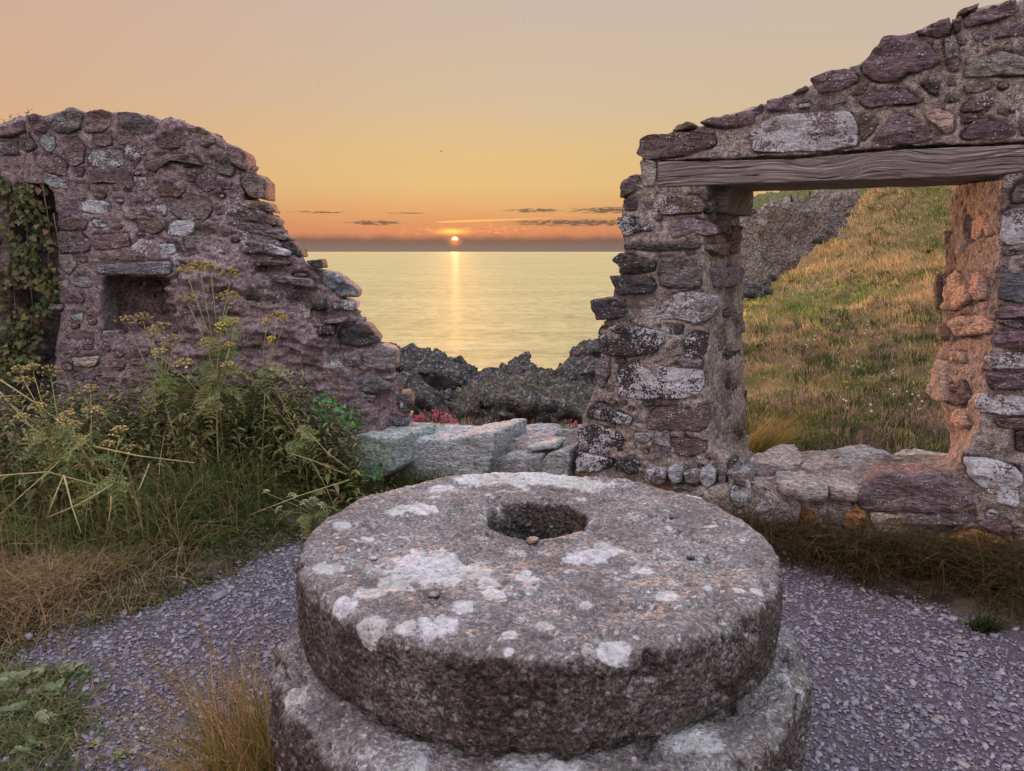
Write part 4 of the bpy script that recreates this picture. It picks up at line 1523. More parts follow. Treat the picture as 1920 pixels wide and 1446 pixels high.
# ================================================================== SEA
def make_sea():
    m_, q = new_mat('sea_water')
    P = q.new('ShaderNodeNewGeometry', 'Position')
    x, y, z = q.xyz(P)
    dist = q.vm('LENGTH', q.comb(x, y, 0.0), out=1)
    w1 = q.noise(q.comb(q.m('MULTIPLY', x, 0.30), y, 0.0), 0.55, 5, 0.68, 0.6)
    w2 = q.noise(q.comb(q.m('MULTIPLY', x, 0.5), y, 7.0), 3.6, 3, 0.6, 0.3)
    w3 = q.noise(q.comb(q.m('MULTIPLY', x, 0.22), y, 3.0), 0.10, 5, 0.6, 0.4)
    h = q.m('ADD', q.m('MULTIPLY', w1, 0.8), q.m('MULTIPLY', w2, 0.22))
    h = q.m('ADD', h, q.m('MULTIPLY', w3, 2.2))
    b = q.n.new('ShaderNodeBump')
    b.inputs['Strength'].default_value = 1.0
    b.inputs['Distance'].default_value = 0.5
    q.put(b.inputs['Height'], h)
    gl = q.n.new('ShaderNodeBsdfGlossy')
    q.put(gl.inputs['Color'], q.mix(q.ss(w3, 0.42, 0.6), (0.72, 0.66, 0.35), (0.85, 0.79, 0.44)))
    gl.inputs['Roughness'].default_value = 0.07
    q.l.new(b.outputs[0], gl.inputs['Normal'])
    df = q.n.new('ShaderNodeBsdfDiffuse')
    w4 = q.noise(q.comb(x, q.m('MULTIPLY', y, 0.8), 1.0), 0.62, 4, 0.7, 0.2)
    rip = q.ramp(w4, [(0.36, (0.50, 0.58, 0.68)), (0.5, (1, 1, 1)), (0.64, (1.35, 1.3, 1.2))])  # light and dark sides of the ripples, painted into the colour
    q.put(df.inputs['Color'], q.mix(1.0, (0.385, 0.385, 0.185), rip, 'MULTIPLY'))  # yellow stands in for the sky's reflection, painted as diffuse colour
    fr_ = q.n.new('ShaderNodeFresnel')
    fr_.inputs['IOR'].default_value = 1.45
    q.l.new(b.outputs[0], fr_.inputs['Normal'])
    f = q.m('ADD', 0.13, q.m('MULTIPLY', fr_.outputs[0], 0.34))
    # fine ripples scatter most of the light, a little comes back from smoother facets
    g2 = q.n.new('ShaderNodeBsdfGlossy')
    g2.distribution = 'GGX'
    q.l.new(gl.inputs['Color'].links[0].from_socket, g2.inputs['Color'])
    g2.inputs['Roughness'].default_value = 0.8
    q.l.new(b.outputs[0], g2.inputs['Normal'])
    mg = q.n.new('ShaderNodeMixShader')
    mg.inputs[0].default_value = 0.001
    q.l.new(g2.outputs[0], mg.inputs[1])
    q.l.new(gl.outputs[0], mg.inputs[2])
    mx = q.n.new('ShaderNodeMixShader')
    q.put(mx.inputs[0], f)
    q.l.new(df.outputs[0], mx.inputs[1])
    q.l.new(mg.outputs[0], mx.inputs[2])
    out = q.n.new('ShaderNodeOutputMaterial')
    q.l.new(mx.outputs[0], out.inputs[0])
    return m_


rs = np.concatenate([[4.0], np.geomspace(8, 40000, 60)])
ths = np.linspace(0, 2 * PI, 97)[:-1]
V = np.array([(r * math.sin(t_), r * math.cos(t_), SEA) for r in rs for t_ in ths])
nt = len(ths)
F = np.array([(i * nt + k, i * nt + (k + 1) % nt, (i + 1) * nt + (k + 1) % nt, (i + 1) * nt + k) for i in range(len(rs) - 1) for k in range(nt)])
F = F[:, ::-1]
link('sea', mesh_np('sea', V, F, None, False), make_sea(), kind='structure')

# ================================================================== SHORE ROCKS AND CLIFF
def make_rock(name, dark, mid, lichen, top, topc=(0.10, 0.12, 0.04), scale=1.0, topn=(0.45, 0.58), strata_dir=(0.3, 0.2, 1.0)):
    m_, q = new_mat(name)
    geo = q.n.new('ShaderNodeNewGeometry')
    P = geo.outputs['Position']
    nz = q.xyz(geo.outputs['Normal'])[2]
    a = q.noise(P, 2.0 * scale, 6, 0.65, 0.3)
    b = q.noise(P, 14 * scale, 8, 0.7, 0.4)
    s_ = q.vm('DOT_PRODUCT', P, strata_dir, out=1)
    st_ = q.noise(q.comb(q.m('MULTIPLY', s_, 3.0), q.m('MULTIPLY', q.xyz(P)[0], 0.4), q.m('MULTIPLY', q.xyz(P)[2], 0.3)), 3.0 * scale, 6, 0.6, 0.8)
    c = q.mix(q.m('ADD', q.m('MULTIPLY', b, 0.7), q.m('MULTIPLY', a, 0.4)), dark, mid)
    Pw = q.vm('ADD', P, q.vm('SCALE', q.noise(P, 3.0 * scale, 4, 0.6, out=1), 0.30 / scale))
    px_, py_, pz_ = q.xyz(Pw)
    cr = q.voro(q.comb(px_, py_, q.m('MULTIPLY', pz_, 0.45)), 2.6 * scale, 'DISTANCE_TO_EDGE')
    cr2 = q.voro(q.comb(px_, py_, q.m('MULTIPLY', pz_, 0.6)), 8.0 * scale, 'DISTANCE_TO_EDGE')
    crack = q.m('MULTIPLY', q.ss(cr, 0.0, 0.06), q.ss(cr2, 0.0, 0.09))
    c = q.mix(1.0, c, q.ramp(q.noise(P, 26 * scale, 6, 0.75), [(0.35, (0.4, 0.4, 0.42)), (0.5, (1, 1, 1)), (0.65, (1.9, 1.85, 1.8))]), 'MULTIPLY')
    lm = q.m('MULTIPLY', q.ss(q.noise(P, 9 * scale, 8, 0.78, 0.1), 0.51, 0.60), q.ss(nz, -0.3, 0.4))
    c = q.mix(q.m('MULTIPLY', lm, lichen), c, (0.40, 0.42, 0.44))
    tm = q.m('MULTIPLY', q.ss(nz, 0.42, 0.75), q.ss(q.noise(P, 5 * scale, 7, 0.75), topn[0], topn[1]))
    c = q.mix(q.m('MULTIPLY', tm, top), c, topc)
    h = q.m('ADD', q.m('MULTIPLY', b, 1.0), q.m('MULTIPLY', st_, 0.7))
    h = q.m('ADD', h, q.m('MULTIPLY', crack, 0.5))
    finish(q, c, 0.8, h, 0.12 / scale, 1.0, 0.3)
    return m_


M_ROCK = make_rock('shore_rock', (0.012, 0.011, 0.013), (0.13, 0.125, 0.13), 1.0, 0.1, scale=1.6)
M_MOUND = make_rock('mossy_rock', (0.02, 0.02, 0.02), (0.17, 0.165, 0.155), 1.0, 0.35, (0.15, 0.17, 0.07), 1.7)


def rock_thing(name, label, Yf, Yb, front, back, voxel, amp, mat, group=None, freq=1.3, vert=False):
    A = np.array([at_depth(x, y, Yf) for x, y in front])
    B = np.array([at_depth(x, y, Yb) for x, y in back])
    Vr, Fr = remesh([prism(A, B)], voxel)
    Vr = smooth_v(Vr, Fr, 3)
    Nr = vnormals(Vr, Fr)
    sd_ = RNG.uniform(0, 40, 3)
    w = np.array([1, 1, 0.35]) if vert else np.array([1, 1, 1.3])
    fw, fr_ = worley((Vr + sd_) * freq * 1.6 * w)
    d_ = amp * (0.9 * ridged((Vr + sd_) * freq * w, 5, 0.55) - 0.4 + 0.7 * (fr_ - 0.5)) + amp * 0.35 * fbm((Vr + sd_) * freq * 6, 3, 0.6)
    ss_ = (Vr @ np.array([0.55, 0.2, 0.8])) * freq * 1.9 + 0.8 * fbm((Vr + sd_) * freq * 0.9, 3)
    d_ = d_ + amp * 0.75 * ((ss_ % 1.0) - 0.5)
    Vr = Vr + Nr * d_[:, None]
    base = Vr.mean(0)
    base[2] = Vr[:, 2].min()
    o = bpy.data.objects.new(name, mesh_np(name, Vr - base, Fr, smooth=False))
    o.location = base
    col.objects.link(o)
    o.data.materials.append(mat)
    o['label'] = label
    o['category'] = 'rock'
    if group:
        o['group'] = group
    return o


grp = 'rocks of the shore below the ruin'
rock_thing('shore_rock', 'big dark ridged rock against the sea, just right of the left wall', 11.6, 13.6,
           [(745, 705), (800, 690), (860, 700), (900, 722), (925, 760), (925, 960), (700, 960), (715, 720)],
           [(690, 652), (735, 650), (770, 643), (808, 645), (825, 662), (862, 662), (885, 678), (906, 698), (924, 712), (930, 960), (690, 960)], 0.045, 0.16, M_ROCK, grp, 1.7, True)
rock_thing('shore_rock', 'pale-spotted lower boulders at the foot of the big dark rock', 9.0, 10.4,
           [(735, 745), (775, 735), (810, 760), (835, 790), (840, 900), (700, 900)],
           [(728, 705), (765, 692), (790, 700), (812, 735), (850, 720), (870, 760), (870, 900), (700, 900)], 0.035, 0.13, M_ROCK, grp, 2.2)
rock_thing('shore_rock', 'sharp black peak of rock on the waterline right of the sunlight path', 13.2, 14.6,
           [(940, 712), (975, 690), (1010, 690), (1050, 700), (1060, 800), (930, 800)],
           [(905, 698), (935, 703), (958, 690), (972, 668), (986, 655), (1000, 660), (1010, 672), (1040, 676), (1060, 690), (1075, 800), (900, 800)], 0.035, 0.09, M_ROCK, grp, 3.0)
rock_thing('shore_rock', 'square black boulder touching the pillar with the sea behind it', 10.6, 11.6,
           [(1078, 668), (1100, 652), (1128, 655), (1150, 680), (1150, 780), (1085, 780), (1070, 700)],
           [(1068, 656), (1084, 643), (1116, 635), (1134, 645), (1160, 640), (1175, 780), (1080, 780)], 0.03, 0.06, M_ROCK, grp, 3.2)
rock_thing('shore_rock', 'pale lichened slab leaning below the square black boulder', 9.0, 9.9,
           [(1050, 712), (1090, 695), (1140, 690), (1150, 780), (1040, 780)],
           [(1040, 690), (1070, 672), (1110, 668), (1150, 660), (1160, 780), (1030, 780)], 0.03, 0.07, M_ROCK, grp, 2.6)
rock_thing('rock_mound', 'broad mossy rock mound directly behind the low threshold', 6.9, 10.2,
           [(838, 800), (858, 768), (900, 752), (960, 748), (1020, 760), (1080, 770), (1200, 770), (1200, 1000), (830, 1000)],
           [(820, 775), (858, 745), (890, 718), (930, 712), (985, 704), (1040, 702), (1090, 706), (1150, 708), (1220, 706), (1240, 1000), (820, 1000)], 0.03, 0.13, M_MOUND, grp, 2.6, False)
rock_thing('shore_rock', 'dark low rocks in the notch where the sea meets the mound', 12.2, 13.4,
           [(880, 725), (930, 712), (960, 722), (1000, 800), (880, 800)],
           [(880, 700), (912, 694), (940, 700), (990, 692), (1010, 800), (870, 800)], 0.035, 0.08, M_ROCK, grp, 3.0)
# seaward cliff
M_CLIFF = make_rock('cliff_rock', (0.24, 0.21, 0.205), (0.66, 0.585, 0.56), 0.10, 0.98, (0.25, 0.29, 0.10), 0.16, (0.30, 0.42), (1.0, 0.3, 0.35))
cl = rock_thing('sea_cliff', 'grey-mauve sea cliff with a green top beyond the grassy hill', 78, 112,
                [(1340, 560), (1352, 470), (1374, 415), (1400, 392), (1422, 380), (1450, 374), (1510, 368), (1620, 358), (1800, 340), (1980, 330), (1980, 560)],
                [(1380, 560), (1386, 420), (1396, 396), (1412, 384), (1430, 373), (1448, 367), (1500, 361), (1600, 350), (1800, 330), (1980, 320), (1980, 560)], 0.36, 1.3, M_CLIFF, None, 0.16, True)
cl.data.polygons.foreach_set('use_smooth', np.ones(len(cl.data.polygons), dtype=bool))
cl['category'] = 'cliff'
cl['kind'] = 'structure'
# scree of pale rocks along the hill's edge
for k, (px0, py0, sz) in enumerate([(1405, 548, 0.5), (1418, 538, 0.45), (1432, 532, 0.5), (1446, 520, 0.4), (1402, 536, 0.4), (1425, 552, 0.35), (1440, 545, 0.3), (1555, 438, 0.9), (1568, 428, 1.0),
                                   (1583, 420, 0.9), (1600, 408, 1.0), (1612, 398, 1.1), (1628, 385, 1.1), (1640, 372, 1.2), (1590, 430, 0.7), (1540, 446, 0.7)]):
    Yq = float(np.interp(py0, [365, 440, 545], [46, 33, 19.5]))
    c_ = at_depth(px0, py0, Yq)
    Vr, Fr = remesh([prism(c_ + np.array([(-sz, 0, -sz * .5), (sz, 0, -sz * .6), (sz * .8, 0, sz * .3), (-sz * .5, 0, sz * .45)]) * 0.5,
                           c_ + np.array([(-sz, 1.2 * sz, -sz * .5), (sz, 1.2 * sz, -sz * .6), (sz * .7, 1.2 * sz, sz * .3), (-sz * .5, 1.2 * sz, sz * .4)]) * 0.5)], sz * 0.1)
    Vr = smooth_v(Vr, Fr, 2)
    Vr = Vr + vnormals(Vr, Fr) * (0.10 * sz * ridged(Vr * 2.2 / sz, 3))[:, None]
    o = bpy.data.objects.new('outcrop_rock', mesh_np('outcrop_rock', Vr - c_, Fr))
    o.location = c_
    col.objects.link(o)
    o.data.materials.append(M_ROCK)
    o['category'] = 'rock'
    o['group'] = 'pale rocks along the seaward edge of the hill'
    o['label'] = 'small pale rock in the scree on the seaward edge of the grassy hill'

# ================================================================== MILLSTONE ON ITS BASE
MC = np.array([0.068, 1.985])
MR = 0.628
MZ = 0.83
MT = 0.19


def make_conglomerate(name, patches, tone=1.0):
    m_, q = new_mat(name)
    geo = q.n.new('ShaderNodeNewGeometry')
    P = geo.outputs['Position']
    nz = q.xyz(geo.outputs['Normal'])[2]
    zz = q.xyz(P)[2]
    big = q.noise(P, 4, 5, 0.6)
    v1 = q.n.new('ShaderNodeTexVoronoi')
    q.put(v1.inputs['Vector'], q.vm('ADD', P, q.vm('SCALE', q.noise(P, 60, 3, out=1), 0.008)))
    v1.inputs['Scale'].default_value = 74
    v2 = q.voro(P, 170, out=1)
    peb_c = q.ramp(q.xyz(v1.outputs['Color'])[0], [(0.0, (0.06, 0.062, 0.078)), (0.16, (0.14, 0.13, 0.13)), (0.34, (0.27, 0.245, 0.22)), (0.55, (0.42, 0.37, 0.31)),
                                           (0.74, (0.22, 0.18, 0.19)), (0.84, (0.55, 0.48, 0.44)), (0.94, (0.75, 0.73, 0.73))], 'CONSTANT')
    sm_c = q.ramp(q.xyz(v2)[0], [(0.0, (0.05, 0.042, 0.05)), (0.3, (0.15, 0.12, 0.125)), (0.6, (0.32, 0.27, 0.26)), (0.85, (0.62, 0.57, 0.55))], 'CONSTANT')
    pick = q.m('MULTIPLY', q.ss(v1.outputs['Distance'], 0.46, 0.36), q.ss(q.xyz(v1.outputs['Color'])[1], 0.55, 0.62))
    gr = q.ramp(q.noise(P, 110, 7, 0.85), [(0.38, (0.12, 0.10, 0.11)), (0.46, (0.5, 0.48, 0.49)), (0.53, (1.1, 1.08, 1.08)), (0.62, (1.9, 1.9, 1.95))])
    sm_c = q.mix(1.0, q.mix(0.62, sm_c, (0.27, 0.285, 0.285)), gr, 'MULTIPLY')
    c = q.mix(q.m('MULTIPLY', pick, 0.9), sm_c, peb_c)
    c = q.mix(1.0, c, q.ramp(big, [(0.35, (0.66, 0.60, 0.56)), (0.5, (1.0, 1.0, 1.0)), (0.65, (1.45, 1.5, 1.52))]), 'MULTIPLY')
    n3 = q.noise(P, 26, 7, 0.7, 0.4)
    c = q.mix(q.m('MULTIPLY', q.ss(n3, 0.50, 0.62), 0.72), c, (0.055, 0.046, 0.05))
    # light from above put into the colour: upper face paler, flank darker and browner
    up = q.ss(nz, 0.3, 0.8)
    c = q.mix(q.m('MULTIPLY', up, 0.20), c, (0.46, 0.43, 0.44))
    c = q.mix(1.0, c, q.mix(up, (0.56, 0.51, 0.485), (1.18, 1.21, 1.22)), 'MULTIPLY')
    # lichen rosettes
    mask = None
    wn = q.m('SUBTRACT', q.noise(P, 13, 6, 0.66, 0.5), 0.5)
    for (cx, cy, cz, r) in patches:
        dd = q.vm('DISTANCE', P, (cx, cy, cz), out=1)
        v = q.m('SUBTRACT', 1.0, q.m('DIVIDE', dd, r))
        mask = v if mask is None else q.m('MAXIMUM', mask, v)
    mk = q.ss(q.m('ADD', mask, q.m('MULTIPLY', wn, 2.6)), 0.0, 0.22)
    hole = q.ss(q.noise(P, 60, 5, 0.7), 0.36, 0.46)
    mk = q.m('MULTIPLY', mk, q.m('ADD', 0.35, q.m('MULTIPLY', hole, 0.65)))
    sp = q.m('MULTIPLY', q.ss(q.noise(P, 19, 6, 0.72, 0.4), 0.575, 0.64), q.m('ADD', 0.35, q.m('MULTIPLY', up, 0.5)))
    mk = q.m('MAXIMUM', mk, sp)
    lc = q.mix(q.noise(P, 85, 5, 0.7), (0.62, 0.66, 0.74), (0.95, 0.98, 1.0))
    lc = q.mix(q.m('MULTIPLY', q.ss(q.noise(P, 7, 4, 0.6), 0.45, 0.6), 0.5), lc, (0.56, 0.60, 0.50))
    lc = q.mix(1.0, lc, q.ramp(q.noise(P, 34, 6, 0.7), [(0.35, (0.72, 0.72, 0.74)), (0.6, (1.25, 1.25, 1.25))]), 'MULTIPLY')
    veil = q.m('MULTIPLY', q.ss(q.m('ADD', mask, q.m('MULTIPLY', wn, 4.0)), -0.5, 0.3), q.ss(q.noise(P, 48, 6, 0.75), 0.44, 0.60))
    c = q.mix(q.m('MULTIPLY', veil, 0.55), c, (0.50, 0.52, 0.58))
    c = q.mix(q.m('MULTIPLY', mk, 0.9), c, lc)
    c = q.mix(1.0, c, (tone, tone, tone), 'MULTIPLY')
    h = q.m('ADD', q.m('MULTIPLY', q.ss(v1.outputs['Distance'], 0.62, 0.12), 0.55), q.m('MULTIPLY', n3, 0.9))
    h = q.m('ADD', h, q.m('MULTIPLY', q.noise(P, 190, 5, 0.75), 0.55))
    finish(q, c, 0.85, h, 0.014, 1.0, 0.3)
    return m_


top_p = [(790, 955, .055), (740, 962, .035), (760, 955, .04), (800, 1068, .11), (850, 1075, .09), (740, 1095, .06), (700, 1110, .05), (915, 1095, .035), (925, 1118, .03), (990, 1085, .035),
         (1105, 1040, .055), (1075, 1045, .03), (1200, 1065, .03), (1020, 1175, .02), (1385, 1112, .02), (1420, 1110, .02), (985, 895, .13), (900, 900, .09), (1060, 897, .09), (830, 915, .05), (640, 985, .03), (615, 1060, .04), (650, 1130, .04), (1140, 1030, .04), (1330, 985, .02), (1250, 1120, .025), (1100, 1130, .02), (870, 1140, .025), (1110, 905, .07), (1310, 925, .04),
         (1270, 995, .02), (950, 1190, .02), (690, 1010, .02), (820, 1180, .045), (760, 1175, .025)]
patches = []
for x, y, r in top_p:
    p = at_height(x, y, MZ)
    patches.append((float(p[0]), float(p[1]), MZ, r))
for x, y, r, dz_ in [(1160, 1208, .036, 0.03), (695, 1180, .032, 0.04), (700, 1205, .02, 0.08), (955, 1215, .012, 0.03), (1040, 1180, .012, 0.02)]:
    # on the shoulder of the rim, nearest the camera
    rr0 = ray(x, y)
    a2 = rr0[0] ** 2 + rr0[1] ** 2
    b2 = -(rr0[0] * MC[0] + rr0[1] * MC[1])
    c2 = MC @ MC - (MR - 0.01) ** 2
    t_ = (-b2 - math.sqrt(max(b2 * b2 - a2 * c2, 0))) / a2
    p = CAM + rr0 * t_
    patches.append((float(p[0]), float(p[1]), float(min(p[2], MZ)), r))


def drum(R, z0, z1, hole, round_, dens, wob_amp, sq=0.0):
    """millstone profile swept round: outer flank, rounded rims, top, eye"""
    pr = []
    def arc(cx, cz, r, a0, a1, n):
        for k in range(n + 1):
            a = a0 + (a1 - a0) * k / n
            pr.append((cx + r * math.cos(a), cz + r * math.sin(a)))
    rb = round_ * 0.8
    pr.append((hole if hole else 0.001, z0))
    npt = max(int((R - hole) / dens / 3), 6)
    for k in range(1, npt):
        pr.append((hole + (R - rb - hole) * k / npt, z0))
    arc(R - rb, z0 + rb, rb, -PI / 2, 0, 5)
    nf = max(int((z1 - z0) / dens), 4)
    for k in range(1, nf):
        pr.append((R, z0 + rb + (z1 - z0 - rb - round_) * k / nf))
    arc(R - round_, z1 - round_, round_, 0, PI / 2, 8)
    npt = int((R - hole) / dens)
    rh = 0.022
    for k in range(1, npt):
        pr.append((R - round_ + (hole + rh - R + round_) * k / npt, z1))
    if hole:
        arc(hole + rh, z1 - rh, rh, PI / 2, PI, 4)
        for k in range(1, 18):
            pr.append((hole, z1 - rh + (z0 - z1 + rh) * k / 18))
    pr = np.array(pr)
    nth = int(2 * PI * R / dens)
    th = np.linspace(0, 2 * PI, nth, endpoint=False)
    n = len(pr)
    V = np.stack([(pr[:, None, 0] * np.cos(th)).ravel(), (pr[:, None, 0] * np.sin(th)).ravel(), np.repeat(pr[:, 1], nth)], 1)
    if hole:
        V[:, 1] += 0.140 * np.repeat(np.clip(1 - (pr[:, 0] - hole) / (R - round_ - hole), 0, 1), nth)
    i = np.arange(n if hole else n - 1)[:, None]
    k = np.arange(nth)[None]
    F = np.stack([i * nth + k, i * nth + (k + 1) % nth, ((i + 1) % n) * nth + (k + 1) % nth, ((i + 1) % n) * nth + k], -1).reshape(-1, 4)
    return V, F


def millstone(name, R, z0, z1, hole, round_, dens, seed, mat, parent, amp=1.0):
    V, F = drum(R, z0, z1, hole, round_, dens, 0)
    V[:, 0] += MC[0]
    V[:, 1] += MC[1]
    N = vnormals(V, F)
    P = V + seed
    d1 = fbm(P * 5, 4, 0.5) * 0.013
    d2 = fbm(P * 24, 4, 0.6) * 0.006
    fw, fr_ = worley(P * 62)
    d3 = (0.5 - fw) * 0.0055 * (0.4 + fr_)
    pits = -0.014 * np.maximum(0, fbm(P * np.array([18, 18, 18]) + 9, 4, 0.6) - 0.20) * 3
    V = V + N * ((d1 + d2 + pits) * amp + d3)[:, None]
    return link(name, mesh_np(name, V, F), mat, parent)


ms = thing('millstone', (MC[0], MC[1], 0.64), 'huge worn round millstone with a central eye and white lichen, lying flat in the foreground', 'millstone')
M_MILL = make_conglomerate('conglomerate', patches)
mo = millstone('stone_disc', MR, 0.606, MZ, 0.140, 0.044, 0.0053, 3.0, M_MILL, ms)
MC = MC + np.array([0.0, -0.06])
bs_ = thing('stone_plinth', (MC[0], MC[1], 0.0), 'wider rough round stone base standing on the gravel under the millstone', 'stone base')
M_BASE = make_conglomerate('base_conglomerate', [(float(-0.5), 1.60, 0.60, .05), (0.62, 1.70, 0.50, .03), (0.36, 1.44, 0.60, .06), (0.05, 1.36, 0.6, .07), (0.58, 1.66, 0.30, .03), (-0.35, 1.42, 0.48, .02), (-0.2, 1.36, 0.55, .05)], 0.92)
millstone('stone_drum', 0.676, 0.32, 0.594, 0.0, 0.05, 0.0078, 11.0, M_BASE, bs_, 1.7)
millstone('stone_drum', 0.69, -0.03, 0.31, 0.0, 0.05, 0.014, 23.0, M_BASE, bs_, 1.9)
# the floor of the eye
Vd, Fd = drum(0.15, 0.30, 0.36, 0.0, 0.01, 0.008, 0)
Vd[:, 0] += MC[0]
Vd[:, 1] += MC[1] + 0.20
link('eye_floor', mesh_np('eye_floor', Vd, Fd), M_BASE, ms)
MC = MC + np.array([0.0, 0.06])
# chips lying on the stone
for (px_, py_, sz, code, lab) in [(640, 1029, 0.014, 't1', 'small tan chip lying on the millstone near its left rim'),
                                  (998, 1010, 0.014, 't1', 'pale tan chip on the near lip of the millstone eye'),
                                  (700, 1044, 0.008, 'w2', 'tiny white chip lying on the left side of the millstone'),
                                  (1295, 1042, 0.009, 's0', 'small dark blue pebble on the right side of the millstone'),
                                  (1262, 968, 0.010, 's0', 'dark flat pebble on the millstone right of its eye'),
                                  (812, 1112, 0.010, 'l3', 'small pale chip on the millstone beside the largest lichen patch')]:
    p = at_height(px_, py_, MZ + 0.003)
    pl = Plane((p[0], p[1], MZ), (1, 0, 0), (0, 1, 0))
    pl.m = np.array([0, 0, 1.0])
    ang = np.linspace(0, 2 * PI, 7)[:-1]
    q_ = np.stack([np.cos(ang) * sz * 1.3, np.sin(ang) * sz], 1) * RNG.uniform(0.8, 1.1, (6, 1))
    Vc, Fc = stone_geo(pl, q_, sz * 0.7, 0.004, rough=0.15)
    Fc = orient(Vc, Fc, pl.m)
    base = Vc.mean(0)
    o = bpy.data.objects.new('stone_chip', mesh_np('stone_chip', Vc - base, Fc))
    o.location = base
    o.color = tint_of(code)
    o.data.materials.append(M_STONE)
    col.objects.link(o)
    o['label'] = lab
    o['category'] = 'chip'

# long grey stone leaning on the base, lower right
sh = [at_height(x, y, z) for x, y, z in [(1452, 1470, 0.01), (1470, 1425, 0.04), (1486, 1396, 0.10), (1494, 1382, 0.13)]]
acc = Acc()
tube(acc, sh, 0.020, 0.016, 8)
Vs = acc.V[0]
Vs = Vs + 0.004 * np.stack([fbm(Vs * 30 + k, 2) for k in (0, 5, 9)], 1)
o = bpy.data.objects.new('stone_shard', mesh_np('stone_shard', Vs - sh[0], acc.F))
o.location = sh[0]
o.color = (0.28, 0.25, 0.26, 0.0)
o.data.materials.append(M_STONE)
col.objects.link(o)
o['label'] = 'long pale grey stone shard leaning against the right foot of the millstone base'
o['category'] = 'stone'

# ================================================================== GRAVEL
def chips(n, region, size, name, seed, keep_fn):
    r_ = np.random.default_rng(seed)
    c = np.stack([r_.uniform(region[0], region[1], n), r_.uniform(region[2], region[3], n)], 1)
    ok = keep_fn(c, r_)
    c = c[ok]
    n = len(c)
    L = r_.lognormal(math.log(size), 0.5, n).clip(size * 0.4, size * 3.0)
    asp = r_.uniform(0.45, 0.85, n)
    hgt = L * r_.uniform(0.10, 0.22, n)
    rot = r_.uniform(0, 2 * PI, n)
    k = 6
    a = (np.arange(k) / k * 2 * PI)[None] + r_.uniform(-0.35, 0.35, (n, k))
    rad = r_.uniform(0.75, 1.1, (n, k))
    xx = np.cos(a) * rad * L[:, None] * 0.5
    yy = np.sin(a) * rad * L[:, None] * 0.5 * asp[:, None]
    X = xx * np.cos(rot)[:, None] - yy * np.sin(rot)[:, None]
    Yy = xx * np.sin(rot)[:, None] + yy * np.cos(rot)[:, None]
    gz0 = terr(c[:, 0], c[:, 1]) + 0.006
    lift = r_.uniform(0.0, 0.006, n)
    tx, ty = r_.normal(0, 0.16, n), r_.normal(0, 0.16, n)
    def ringv(s_, z):
        return np.stack([c[:, :1] + X * s_, c[:, 1:2] + Yy * s_, (gz0 + lift + z)[:, None] + X * tx[:, None] + Yy * ty[:, None]], 2)
    Vv = np.concatenate([ringv(1.0, -0.1 * hgt), ringv(0.82, hgt)], 1)   # n,12,3
    F1 = []
    for j in range(k):
        j2 = (j + 1) % k
        F1.append((j, j2, k + j2, k + j))
    F1 += [(6, 7, 8, 9), (6, 9, 10, 11)]
    F1 = np.array(F1)
    Ff = (F1[None] + (np.arange(n) * 12)[:, None, None]).reshape(-1, 4)
    tones = 1.08 * np.array([(0.157, 0.152, 0.195), (0.21, 0.205, 0.255), (0.103, 0.10, 0.135), (0.27, 0.255, 0.30), (0.26, 0.235, 0.22), (0.175, 0.155, 0.185)])
    w = r_.choice(len(tones), n, p=[0.33, 0.24, 0.17, 0.14, 0.05, 0.07])
    cc = tones[w] * r_.uniform(0.75, 1.3, (n, 1))
    C = np.repeat(cc, 12, 0)
    return mesh_np(name, Vv.reshape(-1, 3), Ff, C, smooth=False)


def gravel_keep(c, r_):
    d_ = poly_dist(c, path_uv) + 0.10 * fbm(np.stack([c[:, 0] * 3, c[:, 1] * 3, c[:, 0] * 0], 1), 3)
    ok = d_ < r_.normal(0.03, 0.04, len(c))
    ok &= np.hypot(c[:, 0] - MC[0], c[:, 1] - MC[1]) > 0.70
    bare = fbm(np.stack([c[:, 0] * 1.7, c[:, 1] * 1.7, c[:, 0] * 0 + 4], 1), 3)
    right = smoothstep(c[:, 0], 0.8, 2.2) * 0.22
    ok &= r_.uniform(0, 1, len(c)) < np.clip(1.15 - 2.6 * (bare + right - 0.12), 0.12, 1)
    return ok


def make_chip_mat():
    m_, q = new_mat('slate_chip')
    at = q.n.new('ShaderNodeAttribute')
    at.attribute_name = 'tone'
    P = q.new('ShaderNodeNewGeometry', 'Position')
    n = q.noise(P, 160, 4, 0.6)
    c = q.mix(1.0, at.outputs['Color'], q.ramp(n, [(0.3, (0.7,) * 3), (0.7, (1.3,) * 3)]), 'MULTIPLY')
    finish(q, c, 0.55, n, 0.002, 0.6, 0.45)
    return m_


M_CHIP = make_chip_mat()
link('gravel', chips(100000, (-2.9, 3.0, 1.55, 4.7), 0.0122, 'gravel', 5, gravel_keep), M_CHIP, kind='stuff')
big_keep = lambda c, r_: gravel_keep(c, r_) & (r_.uniform(0, 1, len(c)) < 0.6)
link('gravel', chips(700, (-2.9, 3.0, 1.55, 4.5), 0.036, 'gravel', 6, big_keep), M_CHIP, kind='stuff')

